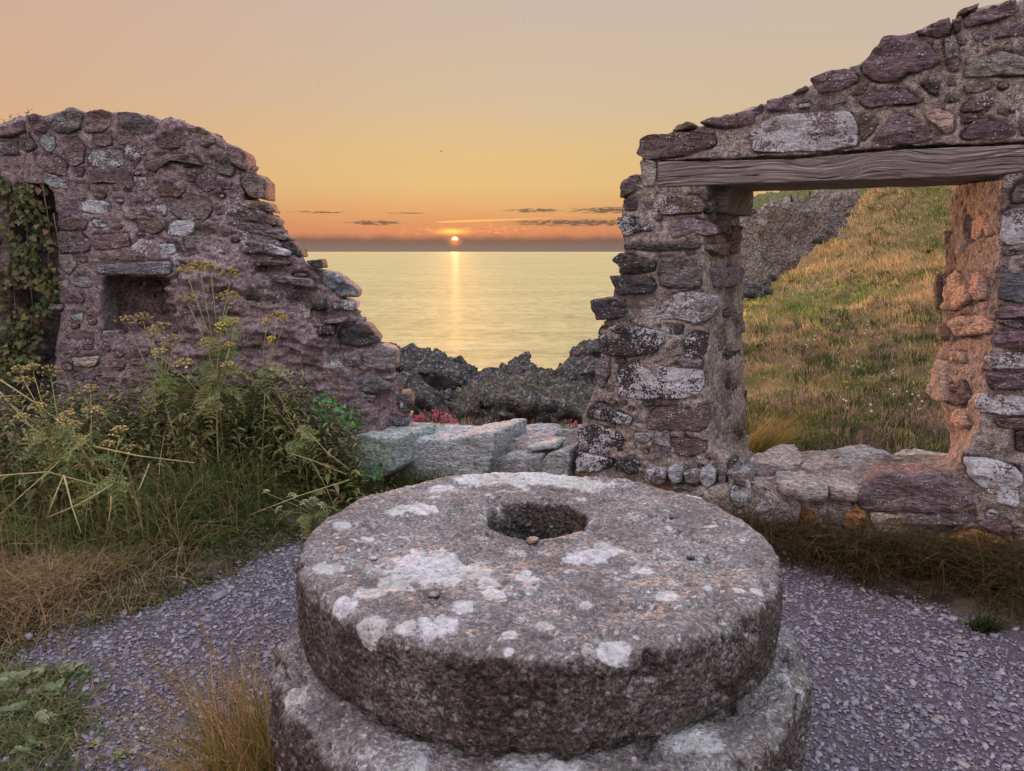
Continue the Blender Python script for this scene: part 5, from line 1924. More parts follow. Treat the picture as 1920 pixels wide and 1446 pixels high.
# ================================================================== VEGETATION
def blades(base, h, az_, lean, width, c0, c1, curl=0.6, rows=4):
    """ribbons of grass: base (n,3), height, azimuth of lean, lean, width, root and tip colours"""
    n = len(base)
    V = np.zeros((n, rows * 2, 3))
    C = np.zeros((n, rows * 2, 3))
    dirv_ = np.stack([np.cos(az_), np.sin(az_), np.zeros(n)], 1)
    side_a = az_ + PI / 2 + RNG.uniform(-0.9, 0.9, n)
    side = np.stack([np.cos(side_a), np.sin(side_a), np.zeros(n)], 1)
    for i in range(rows):
        t_ = i / (rows - 1)
        ctr = base + np.array([0, 0, 1.0]) * (h * (t_ - curl * lean * t_ ** 2.4 * 0.55))[:, None] + dirv_ * (h * lean * t_ ** 1.8)[:, None]
        wd = width * (1 - t_) ** 0.7 * 0.5 + width * 0.06
        V[:, 2 * i] = ctr - side * wd[:, None]
        V[:, 2 * i + 1] = ctr + side * wd[:, None]
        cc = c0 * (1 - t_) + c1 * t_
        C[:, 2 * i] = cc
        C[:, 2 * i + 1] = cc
    F1 = np.array([(2 * i, 2 * i + 1, 2 * i + 3, 2 * i + 2) for i in range(rows - 1)])
    F = (F1[None] + (np.arange(n) * rows * 2)[:, None, None]).reshape(-1, 4)
    return V.reshape(-1, 3), F, C.reshape(-1, 3)


def leaves(base, d, up, L, W, c):
    """pointed folded leaves"""
    n = len(base)
    d = d / np.linalg.norm(d, axis=1, keepdims=True)
    s_ = np.cross(d, up)
    s_ /= np.linalg.norm(s_, axis=1, keepdims=True) + 1e-9
    u = np.cross(s_, d)
    pts = [(0, 0, 0), (0.3, 0.5, 0.10), (0.3, 0, -0.04), (0.3, -0.5, 0.10), (0.65, 0.38, 0.04), (0.65, 0, -0.08), (0.65, -0.38, 0.04), (1, 0, -0.22)]
    V = np.zeros((n, 8, 3))
    for i, (a, b, e) in enumerate(pts):
        V[:, i] = base + d * (a * L)[:, None] + s_ * (b * W)[:, None] + u * (e * L)[:, None]
    F1 = [(0, 1, 2, 2), (0, 2, 3, 3), (1, 4, 5, 2), (2, 5, 6, 3), (4, 7, 5, 5), (5, 7, 6, 6)]
    V2 = V
    Fq = np.array([(1, 4, 5, 2), (2, 5, 6, 3)])
    Ft = np.array([(0, 1, 2), (0, 2, 3), (4, 7, 5), (5, 7, 6)])
    off = (np.arange(n) * 8)[:, None, None]
    tris = np.concatenate([(Ft[None] + off).reshape(-1, 3), (Fq[:, [0, 1, 2]][None] + off).reshape(-1, 3), (Fq[:, [0, 2, 3]][None] + off).reshape(-1, 3)])
    return V2.reshape(-1, 3), tris, np.repeat(c, 8, 0)


def merge(parts):
    Vs_, Fs_, Cs_ = [], [], []
    k = 0
    for V_, F_, C_ in parts:
        Vs_.append(V_)
        Fs_.append(F_ + k)
        Cs_.append(C_)
        k += len(V_)
    return np.concatenate(Vs_), np.concatenate(Fs_), np.concatenate(Cs_)


def pick(pal, n, w=None):
    pal = np.array(pal)
    return pal[RNG.choice(len(pal), n, p=w)] * RNG.uniform(0.7, 1.3, (n, 1))


GREENS = [(0.14, 0.20, 0.06), (0.19, 0.24, 0.08), (0.10, 0.15, 0.05), (0.30, 0.31, 0.12)]
STRAW = [(0.56, 0.42, 0.22), (0.46, 0.32, 0.17), (0.60, 0.48, 0.30), (0.50, 0.31, 0.22)]


def left_edge_y(x):
    return interp(x, [-3.2, -1.98, -1.51, -1.19, -0.9, -0.5], [2.0, 2.76, 3.40, 4.05, 4.6, 5.3])


# ---- bank on the left
n = 95000
bx = RNG.uniform(-4.2, -0.45, n)
by = RNG.uniform(1.9, 5.0, n)
sdv = by - left_edge_y(bx) + 0.10 * fbm(np.stack([bx * 4, by * 4, bx * 0], 1), 3)
clump = fbm(np.stack([bx * 3.2, by * 3.2, bx * 0 + 2], 1), 3)
ok = (sdv > RNG.normal(0.0, 0.05, n)) & (RNG.uniform(0, 1, n) < 0.8 + clump)
bx, by, sdv, clump = bx[ok], by[ok], sdv[ok], clump[ok]
n = len(bx)
tall = smoothstep(sdv, 0.15, 1.3)
h = (0.055 + 0.19 * tall) * RNG.lognormal(0, 0.35, n) * (1 + 0.5 * clump)
dry = smoothstep(-bx - 1.75 - 0.5 * (by - 3.0), 0.1, 0.5) * smoothstep(1.15 - sdv, 0, 0.5)
isdry = RNG.uniform(0, 1, n) < 0.12 + 0.55 * dry + 0.35 * smoothstep(0.3 - sdv, 0, 0.3) * (clump > 0)
c1 = np.where(isdry[:, None], pick(STRAW, n), pick(GREENS, n) * 1.15)
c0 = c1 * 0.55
base = np.stack([bx, by, terr(bx, by) - 0.01], 1)
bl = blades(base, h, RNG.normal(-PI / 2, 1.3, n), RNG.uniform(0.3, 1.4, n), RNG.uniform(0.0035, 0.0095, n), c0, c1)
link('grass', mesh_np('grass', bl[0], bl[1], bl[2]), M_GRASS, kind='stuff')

# matted dry grass at the lower left
n = 4200
bx = RNG.normal(-2.22, 0.25, n)
by = 3.20 + 0.5 * (bx + 2.05) + RNG.normal(0, 0.17, n)
ok = by > left_edge_y(bx) - 0.03
bx, by = bx[ok], by[ok]
n = len(bx)
cc = pick(STRAW, n)
bl = blades(np.stack([bx, by, terr(bx, by)], 1), RNG.uniform(0.07, 0.2, n), RNG.uniform(0, 2 * PI, n), RNG.uniform(0.7, 1.5, n), RNG.uniform(0.0025, 0.005, n), cc * 0.7, cc)
link('dry_grass', mesh_np('dry_grass', bl[0], bl[1], bl[2]), M_GRASS, kind='stuff')


# ---- nettly undergrowth against the left wall
def undergrowth(name, spots, nst, hrange, pal, Lr, Wr):
    parts = []
    acc_s = Acc()
    for (x0, x1, y0, y1, k) in spots:
        for _ in range(int(nst * k)):
            x, y = RNG.uniform(x0, x1), RNG.uniform(y0, y1)
            hh = RNG.uniform(*hrange)
            z0 = float(terr(np.array([x]), np.array([y]))[0])
            lean = RNG.normal(0, 0.12, 2)
            nl = int(hh / 0.03)
            t_ = (np.arange(nl) + 1) / nl
            b_ = np.stack([x + lean[0] * t_ * hh * 1.2, y + lean[1] * t_ * hh * 1.2, z0 + t_ * hh], 1)
            a = RNG.uniform(0, 2 * PI, nl)
            dd = np.stack([np.cos(a), np.sin(a), RNG.uniform(-0.6, 0.35, nl)], 1)
            L = RNG.uniform(*Lr, nl) * (1.15 - 0.6 * t_)
            parts.append(leaves(b_, dd, np.tile([0, 0, 1.0], (nl, 1)), L, L * RNG.uniform(*Wr, nl), pick(pal, nl)))
    V_, F_, C_ = merge(parts)
    return link(name, mesh_np(name, V_, F_, C_), M_LEAF, kind='stuff')


undergrowth('undergrowth', [(-3.7, -1.75, 4.3, 4.98, 2.0), (-2.0, -1.35, 4.5, 4.95, 1.0), (-3.6, -2.3, 3.75, 4.4, 0.9), (-1.5, -0.95, 4.5, 4.8, 0.35)], 190, (0.30, 0.74),
            [(0.12, 0.155, 0.06), (0.20, 0.23, 0.08), (0.09, 0.115, 0.05), (0.32, 0.33, 0.13), (0.30, 0.23, 0.13)], (0.05, 0.11), (0.2, 0.42))
undergrowth('undergrowth', [(-1.55, -0.72, 4.35, 4.75, 0.45), (-2.3, -1.5, 4.0, 4.5, 0.8)], 90, (0.06, 0.20),
            [(0.16, 0.24, 0.08), (0.22, 0.27, 0.10), (0.12, 0.18, 0.06)], (0.02, 0.05), (0.25, 0.45))


# thin dead stems standing in the thicket
n = 700
bx = RNG.uniform(-3.6, -0.95, n)
by = np.minimum(left_edge_y(bx) + 0.35 + RNG.uniform(0, 1, n) * 1.5, 4.9 - RNG.uniform(0, 0.3, n))
cc = pick([(0.40, 0.33, 0.17), (0.30, 0.26, 0.12), (0.34, 0.22, 0.13), (0.30, 0.32, 0.12)], n)
bl = blades(np.stack([bx, by, terr(bx, by)], 1), RNG.uniform(0.25, 0.62, n), RNG.uniform(0, 2 * PI, n), np.abs(RNG.normal(0.25, 0.3, n)), RNG.uniform(0.0022, 0.0045, n), cc * 0.8, cc)
link('dry_stems', mesh_np('dry_stems', bl[0], bl[1], bl[2]), M_GRASS, kind='stuff')


# ---- umbel plants
def blob(acc, c, r, col_):
    v = np.array([(1, 0, 0), (-1, 0, 0), (0, 1, 0), (0, -1, 0), (0, 0, 1), (0, 0, -1)], float) * r * RNG.uniform(0.7, 1.3, (6, 1)) + c
    f = [(0, 2, 4), (2, 1, 4), (1, 3, 4), (3, 0, 4), (2, 0, 5), (1, 2, 5), (3, 1, 5), (0, 3, 5)]
    acc.add(v, f, col_)


def head_mesh(c, axis, R, tint, nray=16):
    acc = Acc()
    axis = np.asarray(axis, float)
    axis /= np.linalg.norm(axis)
    a = np.cross(axis, [0.2, 0.1, 1] if abs(axis[2]) < 0.9 else [1, 0, 0])
    a /= np.linalg.norm(a)
    b = np.cross(axis, a)
    stemc = (0.32, 0.32, 0.13)
    for k in range(nray):
        rr_ = math.sqrt((k + 0.5) / nray) * R
        th = k * 2.39996 + RNG.uniform(-0.3, 0.3)
        tip = c + axis * (R * 0.75 * (1.1 - 0.8 * (rr_ / R) ** 2)) + (a * math.cos(th) + b * math.sin(th)) * rr_
        tube(acc, [c, c * 0.5 + tip * 0.5 + axis * 0.003, tip], 0.0009, 0.0008, 3, stemc)
        for _ in range(9):
            o_ = RNG.normal(0, 1, 3)
            o_ = o_ / np.linalg.norm(o_) * R * 0.17 * RNG.uniform(0.3, 1)
            blob(acc, tip + o_ * np.array([1, 1, 0.6]) + axis * 0.003, RNG.uniform(0.0022, 0.0042), np.array(tint) * RNG.uniform(0.6, 1.3))
    return acc


def fern_leaf_mesh(seed, col_):
    """feathery twice-divided leaf along +X, drooping"""
    r_ = np.random.default_rng(seed)
    acc = Acc()
    L = 0.17
    n_ = 9
    rach = [np.array([L * t_, 0, 0.03 * math.sin(t_ * 2.2) - 0.09 * t_ ** 2]) for t_ in np.linspace(0, 1, 8)]
    tube(acc, rach, 0.0014, 0.0006, 3, col_)
    bs, ds, Ls = [], [], []
    for i in range(n_):
        t_ = 0.2 + 0.8 * i / (n_ - 1)
        p = np.array([L * t_, 0, 0.03 * math.sin(t_ * 2.2) - 0.09 * t_ ** 2])
        for s_ in (-1, 1):
            ll = 0.062 * (1.05 - t_ * 0.75) * r_.uniform(0.8, 1.2)
            d = np.array([0.55, s_ * 0.8, r_.uniform(-0.35, 0.1)])
            d /= np.linalg.norm(d)
            for j in range(4):
                q = p + d * ll * (j + 0.4) / 4
                for s2 in (-1, 1):
                    bs.append(q)
                    e = d + s2 * np.array([d[1], -d[0], 0]) * 0.9 + np.array([0, 0, r_.uniform(-0.2, 0.2)])
                    ds.append(e)
                    Ls.append(ll * 0.30 * r_.uniform(0.7, 1.2))
            bs.append(p + d * ll * 0.8)
            ds.append(d)
            Ls.append(ll * 0.4)
    bs, ds, Ls = np.array(bs), np.array(ds), np.array(Ls)
    V_, F_, C_ = leaves(bs, ds, np.tile([0, 0, 1.0], (len(bs), 1)), Ls, Ls * 0.42, np.tile(col_, (len(bs), 1)) * r_.uniform(0.75, 1.3, (len(bs), 1)))
    acc.add(V_, [tuple(f) for f in F_.tolist()], None)
    acc.C.append(C_)
    return acc.mesh('leaf')


FERN = [fern_leaf_mesh(k, c) for k, c in enumerate([(0.24, 0.29, 0.10), (0.32, 0.32, 0.13), (0.17, 0.22, 0.08)])]
YEL = (0.68, 0.54, 0.14)
OCH = (0.64, 0.47, 0.21)


def umbel_plant(label, root, Yr, heads, Yh=None, tint=YEL, R=(0.035, 0.055), nleaf=6, extra=(), lean_node=0.5, thick=0.006):
    Yh = Yh or Yr
    r0 = at_depth(root[0], root[1], Yr)
    gz_ = float(terr(np.array([r0[0]]), np.array([Yr]))[0])
    r0 = np.array([r0[0], Yr, gz_])
    t_ = thing('umbel_plant', tuple(r0), label, 'wildflower', 'yellow umbel plants against the left wall')
    P_ = [at_depth(x, y, Yh + RNG.uniform(-0.08, 0.08)) for x, y in heads]
    m_ = np.mean(P_, 0)
    node = r0 + (m_ - r0) * lean_node + np.array([RNG.uniform(-0.03, 0.03), 0, 0])
    sc_ = (0.30, 0.31, 0.12)

    def child(name, acc_, mat):
        V_ = np.concatenate(acc_.V) - r0
        o_ = bpy.data.objects.new(name, mesh_np(name, V_, acc_.F, np.concatenate(acc_.C)))
        o_.data.materials.append(mat)
        o_.parent = t_
        col.objects.link(o_)
        return o_
    acc = Acc()
    mid = (r0 + node) / 2 + np.array([RNG.uniform(-0.02, 0.02), 0, 0])
    tube(acc, [r0, mid, node], thick, thick * 0.7, 6, sc_)
    spots = [node, mid]
    for p in P_:
        k = RNG.uniform(0.25, 0.6)
        b0 = node
        b1 = node + (p - node) * k + np.array([RNG.uniform(-0.015, 0.015), 0, 0.02])
        tube(acc, [b0, b1, p], thick * 0.5, 0.0018, 5, sc_)
        spots.append(b1)
    for seg in extra:
        pts = [at_depth(x, y, Yd) for x, y, Yd in seg]
        cxt = (0.42, 0.38, 0.18)
        tube(acc, pts, thick * 0.75, thick * 0.45, 5, cxt)
    child('stem', acc, M_STEM)
    for p in P_:
        a_h = head_mesh(p, np.array([RNG.normal(0, 0.25), RNG.normal(-0.1, 0.2), 1.0]), RNG.uniform(*R) * 1.45, np.array(tint) * RNG.uniform(0.8, 1.15), 15)
        child('flower_head', a_h, M_FLOWER)
    for k in range(int(nleaf * 1.8)):
        s_ = spots[int(RNG.integers(len(spots)))]
        o_ = bpy.data.objects.new('leaf', FERN[k % 3])
        o_.parent = t_
        o_.location = tuple(s_ - r0 + np.array([0, 0, RNG.uniform(-0.12, 0.02)]))
        o_.rotation_euler = (RNG.uniform(-0.4, 0.4), RNG.uniform(-0.2, 0.9), RNG.uniform(0, 2 * PI))
        s2 = RNG.uniform(0.7, 1.25)
        o_.scale = (s2, s2, s2)
        col.objects.link(o_)


for f_ in FERN:
    f_.materials.append(M_LEAF)
umbel_plant('tallest yellow-headed umbel plant, its top head level with the niche slab', (425, 880), 4.55, [(375, 508), (350, 514), (432, 522), (430, 568), (352, 568), (395, 512)], 4.5, lean_node=0.62, nleaf=12)
umbel_plant('umbel plant with ochre heads just below the dark niche', (345, 890), 4.5, [(240, 612), (286, 634), (325, 642), (303, 626), (268, 602), (316, 655)], 4.45, OCH, nleaf=12, lean_node=0.6)
umbel_plant('slender umbel plant with small yellow heads right of the tallest one', (480, 880), 4.6, [(520, 594), (533, 602), (500, 606), (509, 640)], 4.55, YEL, (0.018, 0.03), 5, lean_node=0.6, thick=0.004)
umbel_plant('bushy umbel plant with many small heads under the tallest one', (420, 905), 4.45, [(388, 646), (430, 652), (345, 688), (430, 692), (300, 668), (440, 612), (415, 618)], 4.4, YEL, (0.022, 0.04), 14, lean_node=0.6)
umbel_plant('umbel plant with a big ochre head beside the ivy doorway', (185, 990), 3.9, [(95, 703), (48, 722), (18, 756), (72, 768), (42, 790), (62, 696), (38, 702)], 3.95, OCH, (0.03, 0.045), 12,
            extra=[[(0, 712, 4.0), (70, 758, 4.0), (165, 835, 3.9), (205, 880, 3.85)], [(170, 812, 3.8), (90, 885, 3.75), (0, 965, 3.6)], [(0, 735, 4.1), (80, 825, 4.0)]], lean_node=0.6)
umbel_plant('leaning umbel plant with ochre heads low in front of the left wall', (195, 1010), 3.8, [(172, 778), (135, 805), (152, 832), (105, 835), (170, 738), (128, 786)], 3.8, OCH, (0.028, 0.045), 12,
            extra=[[(180, 838, 3.7), (260, 855, 3.7), (365, 868, 3.75)], [(88, 972, 3.5), (103, 930, 3.5), (120, 890, 3.55)], [(92, 970, 3.5), (150, 945, 3.45), (212, 908, 3.45)], [(120, 892, 3.5), (135, 950, 3.45), (152, 1000, 3.4)]], lean_node=0.6)
umbel_plant('umbel plant with pale brown heads among broken stalks at the left', (240, 1010), 3.75, [(225, 815), (243, 848), (150, 882), (118, 792), (202, 838)], 3.8, OCH, (0.02, 0.035), 10,
            extra=[[(200, 1000, 3.5), (208, 950, 3.5), (208, 930, 3.5)], [(0, 892, 3.7), (90, 885, 3.7), (190, 912, 3.7)], [(280, 870, 3.9), (262, 915, 3.8), (250, 930, 3.8)]])
umbel_plant('thin umbel plant leaning out right of the wildflower thicket', (635, 905), 4.4, [(484, 722), (509, 712), (536, 748)], 4.5, (0.45, 0.42, 0.2), (0.014, 0.024), 5, thick=0.003)
umbel_plant('low sprawling umbel plant with greenish white heads beside the millstone', (640, 915), 4.25, [(526, 958), (586, 941), (604, 950), (572, 946), (548, 934), (500, 925)], 4.0, (0.50, 0.52, 0.34), (0.014, 0.022), 10, thick=0.004,
            extra=[[(655, 880, 4.3), (615, 850, 4.3), (580, 812, 4.3), (562, 815, 4.3)], [(650, 890, 4.3), (590, 865, 4.25), (545, 850, 4.2)], [(655, 900, 4.2), (560, 930, 4.0), (470, 965, 3.9)]], lean_node=0.35)


# ---- ivy
def ivy_leaf(seed, c):
    r_ = np.random.default_rng(seed)
    ang = np.linspace(-0.85 * PI, 0.85 * PI, 13)
    rad = np.array([0.35, 0.62, 0.45, 0.8, 0.5, 0.72, 1.0, 0.72, 0.5, 0.8, 0.45, 0.62, 0.35]) * r_.uniform(0.9, 1.1, 13)
    V_ = [(0, 0, 0)] + [(math.cos(a) * r, math.sin(a) * r, 0.14 * abs(math.sin(a)) * r - 0.12 * max(0, r * math.cos(a)) ** 2) for a, r in zip(ang, rad)]
    F_ = [(0, i, i + 1) for i in range(1, 13)]
    V_ = np.array(V_) * 0.5 + np.array([0.15, 0, 0])
    cc = np.tile(np.array(c), (len(V_), 1))
    cc[0] = cc[0] * 1.5
    me_ = mesh_np('leaf', V_, F_, cc)
    me_.materials.append(M_LEAF)
    return me_


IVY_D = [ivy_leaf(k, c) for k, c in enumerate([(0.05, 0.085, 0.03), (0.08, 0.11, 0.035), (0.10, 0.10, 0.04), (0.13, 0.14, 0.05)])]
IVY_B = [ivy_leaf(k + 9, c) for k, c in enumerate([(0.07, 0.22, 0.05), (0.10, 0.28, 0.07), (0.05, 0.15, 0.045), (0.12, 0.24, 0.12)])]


def ivy(label, loc_pl, region, n_, size, meshes, stems, group='ivy', off=(0.02, 0.10), extra_n=0):
    lo = loc_pl.hit(*region[0])
    t_ = thing('ivy', tuple(lo), label, 'ivy')
    reg = loc_pl.uv(np.array([loc_pl.hit(*p) for p in region]))
    mn, mx = reg.min(0), reg.max(0)
    acc = Acc()
    for seg in stems:
        tube(acc, [loc_pl.hit(x, y, 0.035 + RNG.uniform(0, 0.02)) for x, y in seg], 0.004, 0.0015, 4, (0.16, 0.12, 0.08))
    if extra_n:
        ne = extra_n * 4
        cu = RNG.uniform(mn, mx, (ne, 2))
        okc = (poly_dist(cu, reg) < 0) & (fbm(np.stack([cu[:, 0] * 7, cu[:, 1] * 7, cu[:, 0] * 0 + 3], 1), 3) > 0.04)
        cu = cu[okc][:extra_n]
        ne = len(cu)
        Pb = loc_pl.pt(cu, RNG.uniform(-0.05, 0.09, ne)) - lo
        dd_ = RNG.normal(0, 0.6, (ne, 3)) + np.array([0, 0, -0.6]) + loc_pl.m * 0.3
        Lf = RNG.uniform(0.02, 0.05, ne)
        lv = leaves(Pb, dd_, RNG.normal(0, 0.3, (ne, 3)) + loc_pl.m, Lf, Lf * 0.8, pick([(0.06, 0.09, 0.035), (0.10, 0.12, 0.05), (0.16, 0.15, 0.07), (0.15, 0.10, 0.06)], ne))
        oe = bpy.data.objects.new('foliage', mesh_np('foliage', *lv))
        oe['kind'] = 'stuff'
        oe.data.materials.append(M_LEAF)
        oe.parent = t_
        col.objects.link(oe)
    if stems:
        V_ = np.concatenate(acc.V) - lo
        o_ = bpy.data.objects.new('stem', mesh_np('stem', V_, acc.F, np.concatenate(acc.C)))
        o_.data.materials.append(M_STEM)
        o_.parent = t_
        col.objects.link(o_)
    k = 0
    while k < n_:
        c_ = RNG.uniform(mn, mx)
        if poly_dist(c_[None], reg)[0] > 0 or fbm(np.array([[c_[0] * 9, c_[1] * 9, 3.0]]), 2)[0] < -0.25:
            continue
        P_ = loc_pl.pt(c_, RNG.uniform(*off))[0]
        o_ = bpy.data.objects.new('leaf', meshes[int(RNG.integers(len(meshes)))])
        o_.parent = t_
        o_.location = tuple(P_ - lo)
        zdir = Vector(tuple(loc_pl.m + RNG.normal(0, 0.45, 3) + np.array([0, 0, 0.35])))
        q_ = zdir.to_track_quat('Z', 'Y')
        o_.rotation_mode = 'QUATERNION'
        o_.rotation_quaternion = q_ @ Matrix.Rotation(RNG.uniform(PI, 2 * PI), 4, 'Z').to_quaternion()
        s_ = RNG.uniform(*size)
        o_.scale = (s_, s_, s_)
        col.objects.link(o_)
        k += 1


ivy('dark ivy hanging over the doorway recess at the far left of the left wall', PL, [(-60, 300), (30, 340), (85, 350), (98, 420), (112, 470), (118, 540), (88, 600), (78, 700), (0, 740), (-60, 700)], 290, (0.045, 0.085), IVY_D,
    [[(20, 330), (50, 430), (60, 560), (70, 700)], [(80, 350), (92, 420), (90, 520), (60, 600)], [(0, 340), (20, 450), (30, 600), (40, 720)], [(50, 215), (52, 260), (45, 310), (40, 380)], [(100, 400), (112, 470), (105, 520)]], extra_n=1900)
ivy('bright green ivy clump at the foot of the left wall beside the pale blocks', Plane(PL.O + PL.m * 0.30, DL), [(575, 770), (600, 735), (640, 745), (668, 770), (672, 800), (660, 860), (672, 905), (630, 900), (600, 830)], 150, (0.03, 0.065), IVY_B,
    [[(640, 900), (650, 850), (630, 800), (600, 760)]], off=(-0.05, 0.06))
ivy('small bright ivy sprig climbing the front of the pale left block', Plane(PG.O + PG.m * 0.42, DR), [(692, 875), (700, 850), (722, 828), (742, 838), (735, 870), (720, 905), (690, 910)], 42, (0.028, 0.052), IVY_B,
    [[(715, 910), (725, 870), (730, 835)]], off=(0.0, 0.05))


# ---- grasses that grow as single clumps
def tussock(label, root, n_, hr, spread, az0, azs, pal, lean=(0.2, 0.9), width=(0.003, 0.006), heads=0, name='grass_tussock', headc=(0.42, 0.27, 0.13), grp=None):
    root = np.asarray(root, float)
    a = RNG.uniform(0, 2 * PI, n_)
    rr_ = spread * np.sqrt(RNG.uniform(0, 1, n_))
    sp = np.array(spread) if np.ndim(spread) else np.array([1, 1])
    b_ = root + np.stack([np.cos(a) * rr_, np.sin(a) * rr_, np.zeros(n_)], 1)
    c = pick(pal, n_)
    hh = RNG.uniform(*hr, n_)
    bl_ = [blades(b_ - root, hh, RNG.normal(az0, azs, n_), RNG.uniform(*lean, n_), RNG.uniform(*width, n_), c * 0.6, c)]
    V_, F_, C_ = merge(bl_)
    t_ = thing(name, tuple(root), label, 'grass', grp)
    o_ = bpy.data.objects.new('blades', mesh_np('blades', V_, F_, C_))
    o_['kind'] = 'stuff'
    o_.data.materials.append(M_GRASS)
    o_.parent = t_
    col.objects.link(o_)
    if heads:
        acc = Acc()
        for _ in range(heads):
            az1 = RNG.normal(az0, azs * 0.8)
            H = RNG.uniform(hr[1] * 0.85, hr[1] * 1.25)
            le = RNG.uniform(lean[0], lean[1] * 0.8)
            d = np.array([math.cos(az1), math.sin(az1), 0])
            st_ = np.array([RNG.normal(0, spread * 0.5), RNG.normal(0, spread * 0.5), 0])
            P_ = [st_ + np.array([0, 0, H * (t - 0.3 * le * t ** 2.4)]) + d * H * le * t ** 1.8 for t in np.linspace(0, 1, 7)]
            tube(acc, P_, 0.0012, 0.0007, 3, np.array(headc) * 0.8)
            for k in range(16):
                t = 0.72 + 0.28 * k / 16
                p = st_ + np.array([0, 0, H * (t - 0.3 * le * t ** 2.4)]) + d * H * le * t ** 1.8
                blob(acc, p + RNG.normal(0, 0.0018, 3), 0.0024, np.array(headc) * RNG.uniform(0.7, 1.3))
        o_ = bpy.data.objects.new('seed_heads', mesh_np('seed_heads', np.concatenate(acc.V), acc.F, np.concatenate(acc.C)))
        o_['kind'] = 'stuff'
        o_.data.materials.append(M_FLOWER)
        o_.parent = t_
        col.objects.link(o_)


GOLD = [(0.60, 0.38, 0.14), (0.50, 0.36, 0.13), (0.34, 0.30, 0.09), (0.66, 0.48, 0.25), (0.24, 0.26, 0.08)]
p = at_height(500, 1500, 0.0)
tussock('golden seeding grass clump leaning left against the millstone base', (-0.72, 1.98, 0.0), 900, (0.10, 0.46), 0.13, PI * 0.92, 1.0, GOLD, (0.10, 1.15), (0.0025, 0.0065), 70)
tussock('small golden grass clump at the left foot of the millstone base', (-0.80, 1.72, 0.0), 300, (0.12, 0.30), 0.09, PI, 0.8, GOLD, (0.3, 1.0), (0.0025, 0.005), 14)
DK = [(0.13, 0.15, 0.05), (0.19, 0.18, 0.07), (0.28, 0.21, 0.10), (0.09, 0.11, 0.045)]
q0 = R1.hit(1362, 872)
tussock('olive grass tuft hanging in the left corner of the window sill', (q0[0], q0[1], SZ + 0.01), 650, (0.10, 0.30), 0.06, -PI / 2, 1.2, DK, (0.3, 1.2), (0.0025, 0.005), 6)
q0 = at_depth(1432, 835, 4.95)
tussock('long bright arching grass just behind the left end of the sill', (q0[0], 5.0, 0.22), 420, (0.22, 0.42), 0.14, -0.2, 0.8, [(0.44, 0.40, 0.14), (0.50, 0.38, 0.16), (0.30, 0.32, 0.10)], (0.4, 1.1), (0.003, 0.006), 18)
q0 = at_height(1845, 1185, 0.0)
tussock('small dark weed tuft alone on the gravel at the right', (q0[0], q0[1], 0.0), 120, (0.05, 0.13), 0.05, -PI / 2, 1.6, [(0.07, 0.09, 0.03), (0.05, 0.06, 0.03)], (0.5, 1.3), (0.004, 0.009))

# grass along the foot of the right wall
n = 15000
s_ = RNG.uniform(-0.9, 2.2, n)
of = np.abs(RNG.normal(0.0, 0.19, n)) + 0.05
base2 = PR.O + s_[:, None] * PR.d + of[:, None] * PR.m
cl_ = fbm(np.stack([s_ * 5, of * 5, s_ * 0 + 8], 1), 3)
ok = (RNG.uniform(0, 1, n) < 0.62 + 1.3 * cl_) & (of < 0.20 + 0.30 * smoothstep(s_, 0.2, 1.0) + 0.12 * cl_)
base2, s_, of, cl_ = base2[ok], s_[ok], of[ok], cl_[ok]
n = len(s_)
base2[:, 2] = terr(base2[:, 0], base2[:, 1]) - 0.01
cc = pick(DK + [(0.30, 0.18, 0.09), (0.24, 0.14, 0.09)], n)
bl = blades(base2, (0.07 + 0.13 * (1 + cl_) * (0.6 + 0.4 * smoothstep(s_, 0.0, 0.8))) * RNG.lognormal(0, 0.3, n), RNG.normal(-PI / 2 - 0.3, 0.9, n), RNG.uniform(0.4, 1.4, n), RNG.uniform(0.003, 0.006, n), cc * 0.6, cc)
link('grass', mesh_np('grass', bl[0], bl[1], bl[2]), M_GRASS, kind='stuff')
# thin grass before the threshold
n = 2600
bx = RNG.uniform(-0.75, 0.9, n)
by = wall_y(bx) - np.abs(RNG.normal(0.12, 0.12, n)) - 0.10
cc = pick(DK + GREENS, n)
bl = blades(np.stack([bx, by, terr(bx, by)], 1), RNG.uniform(0.08, 0.26, n), RNG.normal(-PI / 2, 1.2, n), RNG.uniform(0.1, 0.8, n), RNG.uniform(0.002, 0.004, n), cc * 0.7, cc)
link('grass', mesh_np('grass', bl[0], bl[1], bl[2]), M_GRASS, kind='stuff')


# ---- plantain rosettes on the gravel
def plantain_leaf(seed, c):
    r_ = np.random.default_rng(seed)
    V_, F_ = [], []
    n_ = 7
    for i in range(n_ + 1):
        t = i / n_
        w = 0.30 * math.sin(PI * min(1, t * 0.94 + 0.03)) ** 0.8 * (0.45 if t < 0.15 else 1) * r_.uniform(0.92, 1.08)
        z = 0.22 * math.sin(t * 2.4) - 0.12 * t * t
        for s2, dz_ in ((-1, 0.05), (-0.5, 0.0), (0, -0.03), (0.5, 0.0), (1, 0.05)):
            V_.append((t, s2 * w, z + dz_ + r_.uniform(-0.015, 0.015)))
    for i in range(n_):
        for j in range(4):
            F_.append((i * 5 + j, i * 5 + j + 1, (i + 1) * 5 + j + 1, (i + 1) * 5 + j))
    me_ = mesh_np('leaf', np.array(V_), F_, np.tile(c, (len(V_), 1)))
    me_.materials.append(M_LEAF)
    return me_


